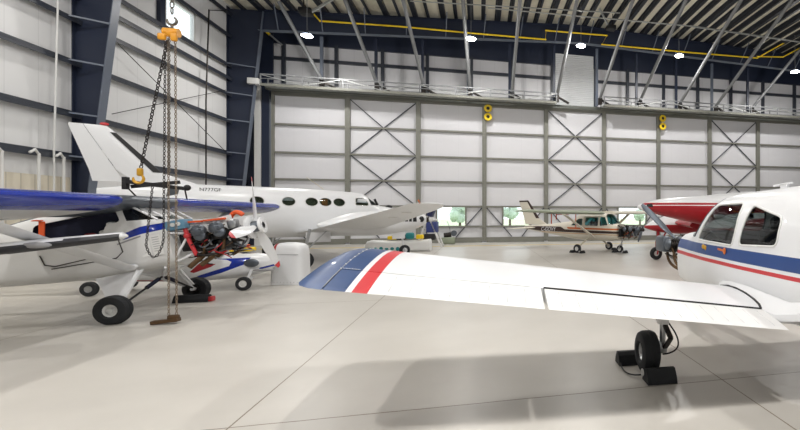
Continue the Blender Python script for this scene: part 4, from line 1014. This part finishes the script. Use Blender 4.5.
# ================================================================== BEIGE HIGH-WING AIRPLANE BY THE DOORS
CE = empty('airplane', (5.07, 20.3, 0), (0, 0, R(-52)), 'beige high-wing airplane with brown and amber stripes, engine uncovered, near the hangar doors', 'airplane')
M_BEIGE = mat('beige_paint', (216, 210, 196), .35, var=.03)
fu = fuselage([(1.55, .60, 1.27, .40, 3.2, .5), (1.3, .55, 1.31, .45, 3.2, .5), (1.05, .52, 1.58, .47, 3.0, .45), (.8, .51, 1.74, .48, 3.2, .45), (-.2, .5, 1.76, .48, 3.2, .45), (-.7, .52, 1.70, .46, 3, .45), (-1.2, .56, 1.40, .41, 2.8, .5),
               (-2.4, .70, 1.27, .28, 2.6, .5), (-3.5, .83, 1.17, .15, 2.5, .5), (-4.5, .95, 1.12, .05, 2.2, .5)], N=40, m=5)
for s in (-1, 1):
    paint(fu, [(-4.6, 1.06), (-3.5, 1.11), (-1.75, 1.11), (-1.45, .99), (1.6, .95), (1.6, .845), (-1.5, .86), (-3.3, .88), (-4.6, .98)], s, 1)
    paint(fu, [(-1.3, 1.1), (1.6, 1.07), (1.6, 1.0), (-1.22, 1.015)], s, 2)
    paint(fu, [(-3.2, .85), (1.6, .81), (1.6, .775), (-3.2, .815)], s, 3)
bv = BVHTree.FromBMesh(fu.bm); pn = []
for s in (-1, 1):
    pn.append((takeout(fu, roundpoly([(-1.02, 1.18), (-.3, 1.19), (-.3, 1.5), (-.55, 1.5)], .06), s), 'side_window'))
    pn.append((takeout(fu, roundpoly([(-.15, 1.19), (.6, 1.18), (.6, 1.56), (-.12, 1.56)], .06), s), 'side_window'))
    pn.append((takeout(fu, roundpoly([(.7, 1.18), (1.12, 1.22), (.93, 1.57), (.7, 1.57)], .05), s), 'side_window'))
pn.append((takeout(fu, [(1.3, 1.24), (1.16, 1.26), (.98, 1.58), (.86, 1.80), (1.06, 1.8), (1.5, 1.36)], 0), 'windshield'))
fu.build('fuselage', [M_BEIGE, M_BROWN, M_AMBER, mat('tan_pinstripe', (188, 146, 104), .4)], CE, smooth=30, keep=True)
for p, n in pn: p.build(n, M_TEALG, CE, keep=True)
b = MB(); b.box((.9, 0, 1.14), (.3, .7, .26), bev=.05); b.build('dashboard', M_DARK, CE)
for y in (-.2, .2): b = MB(); b.box((.1, y, 1.1), (.12, .34, .55), bev=.04); b.build('cabin_seat', M_DARK, CE)
text_on('C-GOVY', .29, -3.2, .885, -1, bv, M_WHITE, CE, shear=.25)
for s in (-1, 1):
    t_ = MB(); wing([(.95, s * .44, 1.74, 1.4, .12, .02), (.95, s * 2.6, 1.76, 1.4, .12, .02), (.85, s * 4.75, 1.80, 1.0, .11, .02), (.6, s * 4.88, 1.8, .6, .06, .01)], 0, 1, None, t_, n=12)
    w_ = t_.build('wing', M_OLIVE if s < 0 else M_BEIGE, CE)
    b = MB(); b.bar((.35, s * .42, .66), (.3, s * 2.45, 1.72), .14, .045); b.build('wing_strut', M_BEIGE, CE)
    b = MB(); b.tube([(0, s * .35, .62), (-.02, s * .8, .42), (0, s * 1.13, .2)], .035, 8); lg = b.build('landing_gear', M_CREAM, CE)
    wheel(lg, (0, s * 1.18, .19), .19, .14, (0, s, 0), M_CONDUIT, .5)
    t_ = MB(); wing([(-3.65, s * .08, 1.03, .85, .08, 0), (-3.8, s * 1.4, 1.0, .6, .08, 0), (-3.95, s * 1.47, 1.0, .4, .05, 0)], 0, 1, None, t_); t_.build('tailplane', M_BEIGE, CE)
    if s < 0:
        b = MB(); b.box((-.42, -1.7, 1.74), (.08, 1.9, .07)); fg = b.build('open_flap_bay', M_BROWN, CE, smooth=0)
        for k, y in enumerate((-2.35, -2.05, -1.45, -.75)): b = MB(); b.box((-.45, y, 1.74 - (.2, .12, .06, .32)[k]), (.012, .05, (.5, .3, .2, .72)[k])); b.build('orange_strap', M_ORANGE, CE, smooth=0)
        for x_, h_ in ((-1.1, .05),): b = MB(); b.bar((-.46, -2.0, 1.68), (-.46, -1.2, 1.70), .02, .03); b.build('red_rod', M_RED, CE, smooth=0)
t_ = MB(); wing([(-2.9, 0, 1.18, 1.6, .05, 0), (-3.5, 0, 1.5, 1.12, .08, 0), (-4.22, 0, 2.34, .75, .08, 0), (-4.3, 0, 2.42, .68, .07, 0)], 0, 1, None, t_, vert=True)
for f in t_.bm.faces:
    c = f.calc_center_median()
    if c.z > 2.36 or (c.x > -3.02 - max(0, c.z - 1.5) * .86 - .68 and c.z > 1.5): f.material_index = 1
t_.build('tail_fin', [M_BEIGE, M_BROWN], CE)
eng = engine(CE, 1.55, 2.5, 1.0, .40, seed=21, hoses=(M_BLACK, M_STEEL, M_BLACK, M_ORANGE, M_BLACK))
b = MB(); b.box((1.66, 0, .9), (.1, .66, .36), bev=.03); b.build('firewall_boxes', M_BLACK, eng)
prop(CE, (2.62, 0, 1.03), (1, 0, 0), [(0, -.6, -.8), (0, .6, .8)], .62, .12, M_GUN, None, M_STEEL, .08, .14)
b = MB(); b.cyl((1.6, 0, .62), (1.5, 0, .3), .03); b.bar((1.5, -.08, .34), (1.45, -.08, .16), .04, .025); b.bar((1.5, .08, .34), (1.45, .08, .16), .04, .025); b.box((1.5, 0, .35), (.06, .2, .04)); ng = b.build('nose_gear', M_ALU, CE)
wheel(ng, (1.45, 0, .165), .165, .12, (0, 1, 0), M_CONDUIT, .5)
hC = V((math.cos(R(-52)), math.sin(R(-52)), 0)); lC = V((-hC.y, hC.x, 0)); P0 = V((5.07, 20.3, 0))
for (x, y, nm) in ((.27, -1.18, 'in front of the near main wheel of the beige airplane'), (-.27, -1.18, 'behind the near main wheel of the beige airplane'), (.27, 1.18, 'in front of the far main wheel of the beige airplane'),
                   (1.72, 0, 'in front of the nose wheel of the beige airplane'), (1.18, 0, 'behind the nose wheel of the beige airplane')):
    q = P0 + hC * x + lC * y; chock('wheel_chock', tuple(q), R(-52) + (PI if x in (.27, 1.72) else 0), .26, 'low black chock ' + nm, sc_=.85)

# ================================================================== SLEEK LOW AIRPLANE BEHIND THE ENGINE
SX, SY = -4.6, 12.05
SP = empty('airplane', (SX, SY, 0), (0, 0, 0), 'low slender white airplane with blue and red flame stripes, just behind the bare engine', 'airplane')
fu = fuselage([(0, .5, .66, .04, 2, .5), (-.12, .38, .74, .2, 2.2, .5), (-.5, .26, .80, .36, 2.5, .5), (-1.2, .2, .84, .42, 2.6, .5), (-2.2, .2, .88, .42, 2.6, .5), (-3.2, .24, .80, .3, 2.5, .5), (-4.5, .3, .66, .15, 2.3, .5), (-6.2, .38, .56, .07, 2, .5)], N=36, m=5)
def sp(pts): return [(p.x - SX, p.z) for p in (onY(x, y, SY - .4) for x, y in pts)]
paint(fu, sp([(196, 276.5), (229, 266), (231, 262), (226, 260), (214, 259), (248, 258), (245, 264), (221, 273), (200, 279)]), -1, 1)
paint(fu, sp([(190, 272), (200, 263), (216, 264), (211, 267), (194, 273)]), -1, 2)
paint(fu, sp([(256, 268.5), (277, 263), (277, 265), (256, 270.5)]), -1, 1)
paint(fu, sp([(130, 281), (175, 281), (175, 282.5), (130, 282.5)]), -1, 2)
paint(fu, sp([(236, 253.2), (278, 253.2), (278, 254.4), (236, 254.4)]), -1, 1)
fu.build('fuselage', [M_WHITE, M_RBLUE, M_RED2], SP, smooth=30, keep=True)
q = onY(251.5, 263, SY - .36)
b = MB(); b.ball((q.x - SX, q.y - SY, q.z), .13, (1.15, .3, .72)); b.build('side_scoop', M_GUN, SP)
q = onY(264, 270, SY - .33); b = MB(); b.ball((q.x - SX, q.y - SY, q.z), .2, (1.1, .35, .14)); b.build('lower_scoop', M_INK, SP)
fw = onZ(243.5, 290.5, 0)
b = MB(); b.bar((fw.x - SX - .02, fw.y - SY + .12, .14), (fw.x - SX + .1, fw.y - SY + .2, .52), .06, .05); b.bar((fw.x - SX - .02, fw.y - SY + .08, .13), (fw.x - SX + .14, fw.y - SY + .1, .28), .04, .035); ng = b.build('nose_gear', M_WHITE, SP)
wheel(ng, (fw.x - SX, fw.y - SY, .15), .15, .1, (0, 1, 0), M_CONDUIT, .5)
for s in (-1, 1):
    b = MB(); b.tube([(-3.0, s * .25, .34), (-3.1, s * .5, .16)], .03, 8); lg = b.build('landing_gear', M_WHITE, SP); wheel(lg, (-3.1, s * .55, .15), .15, .11, (0, s, 0), M_ALU)
q = onY(243, 250, SY)
t_ = empty('parts_tray', (q.x, SY, .825), label='yellow and orange parts tray lying on the slender white airplane', cat='tray')
b = MB(); b.box((0, 0, .05), (.42, .3, .09), bev=.02); b.build('tray', M_YELLOW, t_)
b = MB(); b.box((-.05, .02, .13), (.3, .2, .06), bev=.02); b.build('orange_pad', M_ORANGE, t_)

# white cowling standing on the floor
q = onZ(287.5, 285, 0)
cw = empty('engine_cowling', (q.x, q.y + .2, 0), (0, 0, R(-16)), 'white engine cowling with a red band standing upright beside the blue wing tip', 'cowling')
mb = MB(); rg = []
for (z, w_, d_) in interp([(.005, .40, .24), (.4, .385, .235), (.75, .37, .23), (.9, .34, .21), (.97, .27, .16), (1.0, .1, .06)], 5):
    rg.append([V((w_ * sgnpow(math.cos(t), .45), d_ * sgnpow(math.sin(t), .45), z)) for t in [2 * PI * (k + .5) / 40 for k in range(40)]])
mb.loft(rg); bmesh.ops.recalc_face_normals(mb.bm, faces=mb.bm.faces[:])
paint(mb, [(-.30, .74), (-.23, .74), (-.19, 1.02), (-.26, 1.02)], 0, 1); paint(mb, [(-.42, .74), (-.33, .74), (-.29, 1.02), (-.42, 1.02)], 0, 2)
mb.build('shell', [M_WHITE, M_RED2, M_NAVYIN], cw, smooth=40, keep=True)
b = MB(); b.box((0, -.236, .72), (.7, .004, .012)); b.build('seam', M_INK, cw, smooth=0)
for k in range(9): b = MB(); b.ball((-.32 + .08 * k, -.237, .07), .008, n=6); b.build('rivet', M_INK, cw)

# ================================================================== RED AND WHITE TWIN AT RIGHT
RD = empty('airplane', (6.0, 13.7, 0), (0, 0, PI), 'red and white airplane with pointed nose and red landing gear, behind the front airplane', 'airplane')
def redwhite(mb, zs):
    for f in mb.bm.faces:
        c = f.calc_center_median(); f.material_index = 1 if (c.z < zs[0] or zs[1] < c.z < zs[2]) else 0
fu = fuselage([(1.15, 1.87, 1.96, .04, 2, .5), (.95, 1.80, 2.03, .17, 2, .5), (.4, 1.66, 2.17, .36, 2.1, .5), (-.3, 1.5, 2.24, .5, 2.2, .5), (-1.0, 1.36, 2.28, .58, 2.3, .5), (-2.2, 1.15, 2.4, .62, 2.4, .5), (-4, 1.1, 2.45, .6, 2.4, .5), (-7, 1.6, 2.1, .1, 2.2, .5)], N=44, m=6)
for z0, z1 in ((.5, 1.955), (1.975, 2.045)):
    for s in (-1, 1): paint(fu, [(-7.2, z0), (.98, z0), (.98, z1), (-7.2, z1)], s, 1)
paint(fu, [(.72, 1.90), (.92, 1.92), (.9, 2.0), (.74, 2.02)], 1, 2)
fu.build('fuselage', [M_WHITE, M_RED2, M_BLACK], RD, smooth=30, keep=True)
for s in (-1, 1):
    nc = MB(); rg = []
    for (x, z0, z1, w_) in interp([(.1, 1.19, 1.25, .03), (-.1, 1.12, 1.38, .14), (-.45, 1.03, 1.56, .3), (-.9, .98, 1.69, .38), (-1.8, .95, 1.72, .4), (-3.4, 1.15, 1.5, .1)], 5):
        rg.append([V((x, s * 2.2 + w_ * math.cos(2 * PI * (k + .5) / 28), (z0 + z1) / 2 + (z1 - z0) / 2 * math.sin(2 * PI * (k + .5) / 28))) for k in range(28)])
    nc.loft(rg); bmesh.ops.recalc_face_normals(nc.bm, faces=nc.bm.faces[:])
    paint(nc, [(-3.6, .8), (.2, .8), (.2, 1.27), (-.6, 1.3), (-3.6, 1.3)], 0, 1)
    n_ = nc.build('engine_nacelle', [M_WHITE, M_RED2], RD, smooth=35, keep=True)
    b = MB(); b.ball((-.5, s * 2.2, 1.6), .13, (1.4, .9, .8)); b.build('air_scoop', M_ALU, n_)
    g = MB(); g.cyl((-.45, s * 2.2, 1.1), (-.42, s * 2.2, .42), .06); g.box((-.42, s * 2.2, .55), (.16, .14, .3), bev=.03); g.bar((-.42, s * 2.1, .45), (-.36, s * 2.09, .2), .06, .03); g.bar((-.42, s * 2.3, .45), (-.36, s * 2.31, .2), .06, .03); g.bar((-.75, s * 2.2, 1.0), (-.45, s * 2.2, .6), .05, .05); lg = g.build('landing_gear', M_RED2, RD)
    wheel(lg, (-.36, s * 2.2, .235), .235, .15, (0, 1, 0), M_CONDUIT, .42)
    if s < 0: b = MB(); b.bar((-.6, s * 2.2, .9), (-.62, s * 2.2, .35), .05, .01); b.build('pink_ribbon', mat('pink_ribbon', (222, 120, 170), .6), lg, smooth=0)
    t_ = MB(); wing([(-.9, s * .5, 1.3, 2.0, .15, .02), (-1.0, s * 3.3, 1.45, 1.6, .13, .02), (-1.2, s * 3.5, 1.46, 1.1, .08, .02)], 0, 1, None, t_); t_.build('wing', M_RED2, RD)
    t_ = MB(); wing([(-5.9, s * .1, 1.9, 1.0, .1, 0), (-6.1, s * 2.2, 1.95, .7, .1, 0)], 0, 1, None, t_); t_.build('tailplane', M_WHITE, RD)
t_ = MB(); wing([(-5.2, 0, 2.0, 1.8, .09, 0), (-6.3, 0, 3.6, 1.0, .09, 0)], 0, 1, None, t_, vert=True); t_.build('tail_fin', M_RED2, RD)
g = MB(); g.cyl((-1.2, 0, 1.35), (-1.15, 0, .3), .045); g.bar((-1.15, .1, .4), (-1.1, .1, .18), .05, .03); g.bar((-1.15, -.1, .4), (-1.1, -.1, .18), .05, .03); g.box((-1.15, 0, .41), (.06, .24, .05)); lg = g.build('nose_gear', M_RED2, RD)
wheel(lg, (-1.1, 0, .19), .19, .13, (0, 1, 0), M_CONDUIT, .42)

# ================================================================== SMALL EQUIPMENT
def q_at(px, Y, z=0): p = onY(px, 215, Y); return V((p.x, Y, z))
a, c = onZ(366, 251.5, 0), onZ(431, 251, 0)
L = (c - a).length; m_ = (a + c) / 2; ang = math.atan2(c.y - a.y, c.x - a.x)
wp = empty('wrapped_panel', tuple(m_), (0, 0, ang), 'long white wrapped panel with teal patches lying on the floor under the turboprop nose', 'panel')
mb = MB(); rg = []
for (x, h, d_) in ((-L / 2, .3, .16), (-L / 2 + .1, .46, .24), (-L / 2 + .3, .52, .28), (-.3, .48, .29), (.5, .5, .28), (L / 2 - .3, .53, .28), (L / 2 - .03, .56, .25), (L / 2, .48, .2)):
    rg.append([V((x, d_ * sgnpow(math.cos(t), .5), h / 2 + .003 + h / 2 * sgnpow(math.sin(t), .5))) for t in [2 * PI * (k + .5) / 24 for k in range(24)]])
mb.loft(rg); mb.build('wrapping', M_WHITE2, wp)
for k in range(6): b = MB(); b.ball((-L / 2 + .28 + k * .24, -.285, .14 - .01 * (k % 2)), .07, (1.2, .3, .7 + .3 * (k % 3))); b.build('teal_patch', M_TEAL, wp)
def gear(name, px, dx, w_, d_, h_, m, label, cat, zb=.52, bev=.04):
    p = onZ(px, 251.3, 0); t_ = MB(); t_.box((0, 0, h_ / 2), (w_, d_, h_), bev=bev); o = t_.build(name, m, loc=(p.x + dx, p.y - dx * 0, zb)); o.rotation_euler = (0, 0, ang); return tag(o, label, cat)
gear('equipment_case', 393, 0, .42, .3, .16, M_YELLOW, 'yellow case lying on the left part of the wrapped white panel', 'case', .54)
gear('tool_bag', 401.5, .0, .46, .3, .24, M_BLACK, 'black bag lying on the wrapped white panel beside the yellow case', 'bag', .53, .08)
gear('folded_cover', 410, .0, .38, .3, .3, M_TEAL, 'folded teal cover lying on the wrapped white panel', 'cover', .56, .1)
gear('equipment_case', 420, .0, .3, .26, .2, M_YELLOW, 'small yellow case on the right part of the wrapped white panel', 'case', .57)
p = onZ(430, 247.5, 0); es = empty('engine_stand', (p.x, p.y, 0), (0, 0, ang), 'blue equipment stand with slanted white legs beyond the turboprop nacelle', 'stand')
for (x0, x1, y) in ((-.1, -.62, -.25), (.1, .62, -.25), (-.1, -.62, .25), (.1, .62, .25)): b = MB(); b.bar((x0, y, 1.35), (x1, y, .03), .1, .07); b.build('leg', M_CONDUIT, es, smooth=0)
b = MB(); b.box((.12, 0, 1.05), (.5, .6, .55), bev=.04); b.build('lower_drum', mat('stand_blue', (40, 56, 120), .5), es)
b = MB(); b.box((0, 0, 1.42), (.5, .7, .1), bev=.02); b.build('cross_frame', M_CONDUIT, es, smooth=0)
b = MB(); b.box((.08, 0, 1.82), (.26, .5, .5), Matrix.Rotation(R(18), 3, 'Y'), bev=.05); b.build('upper_drum', mat('stand_dark_blue', (30, 38, 84), .5), es)
b = MB(); b.bar((-.28, 0, 1.4), (.0, 0, 2.15), .05, .05); b.bar((-.35, 0, 2.1), (-.05, 0, 1.5), .04, .04); b.build('upright', M_BLACK, es, smooth=0)
b = MB(); b.box((0, -.05, .55), (.55, .5, .3), bev=.04); b.build('dark_base', M_BLACK, es)
p = q_at(448.5, 27.4); cp = empty('air_compressor', tuple(p), label='small grey compressor on the floor below the left door window', cat='compressor')
b = MB(); b.box((0, 0, .2), (.75, .4, .38), bev=.06); b.build('base', M_OLIVE, cp)
b = MB(); b.cyl((-.25, 0, .5), (.15, 0, .55), .14); b.build('motor', M_STEEL, cp); b = MB(); b.cyl((.3, -.08, .62), (.3, .08, .62), .17, n=20); b.build('flywheel', M_GUN, cp)
b = MB(); b.tube(arc((.1, 0, .68), (.05, .1, 1.1), (-.1, .3, 1.3)), .015, 6); b.build('air_line', M_GUN, cp)
vs = sc.view_settings
vs.view_transform = 'Standard'; vs.look = 'None'; vs.exposure = 0.36; vs.gamma = 1; vs.use_curve_mapping = False
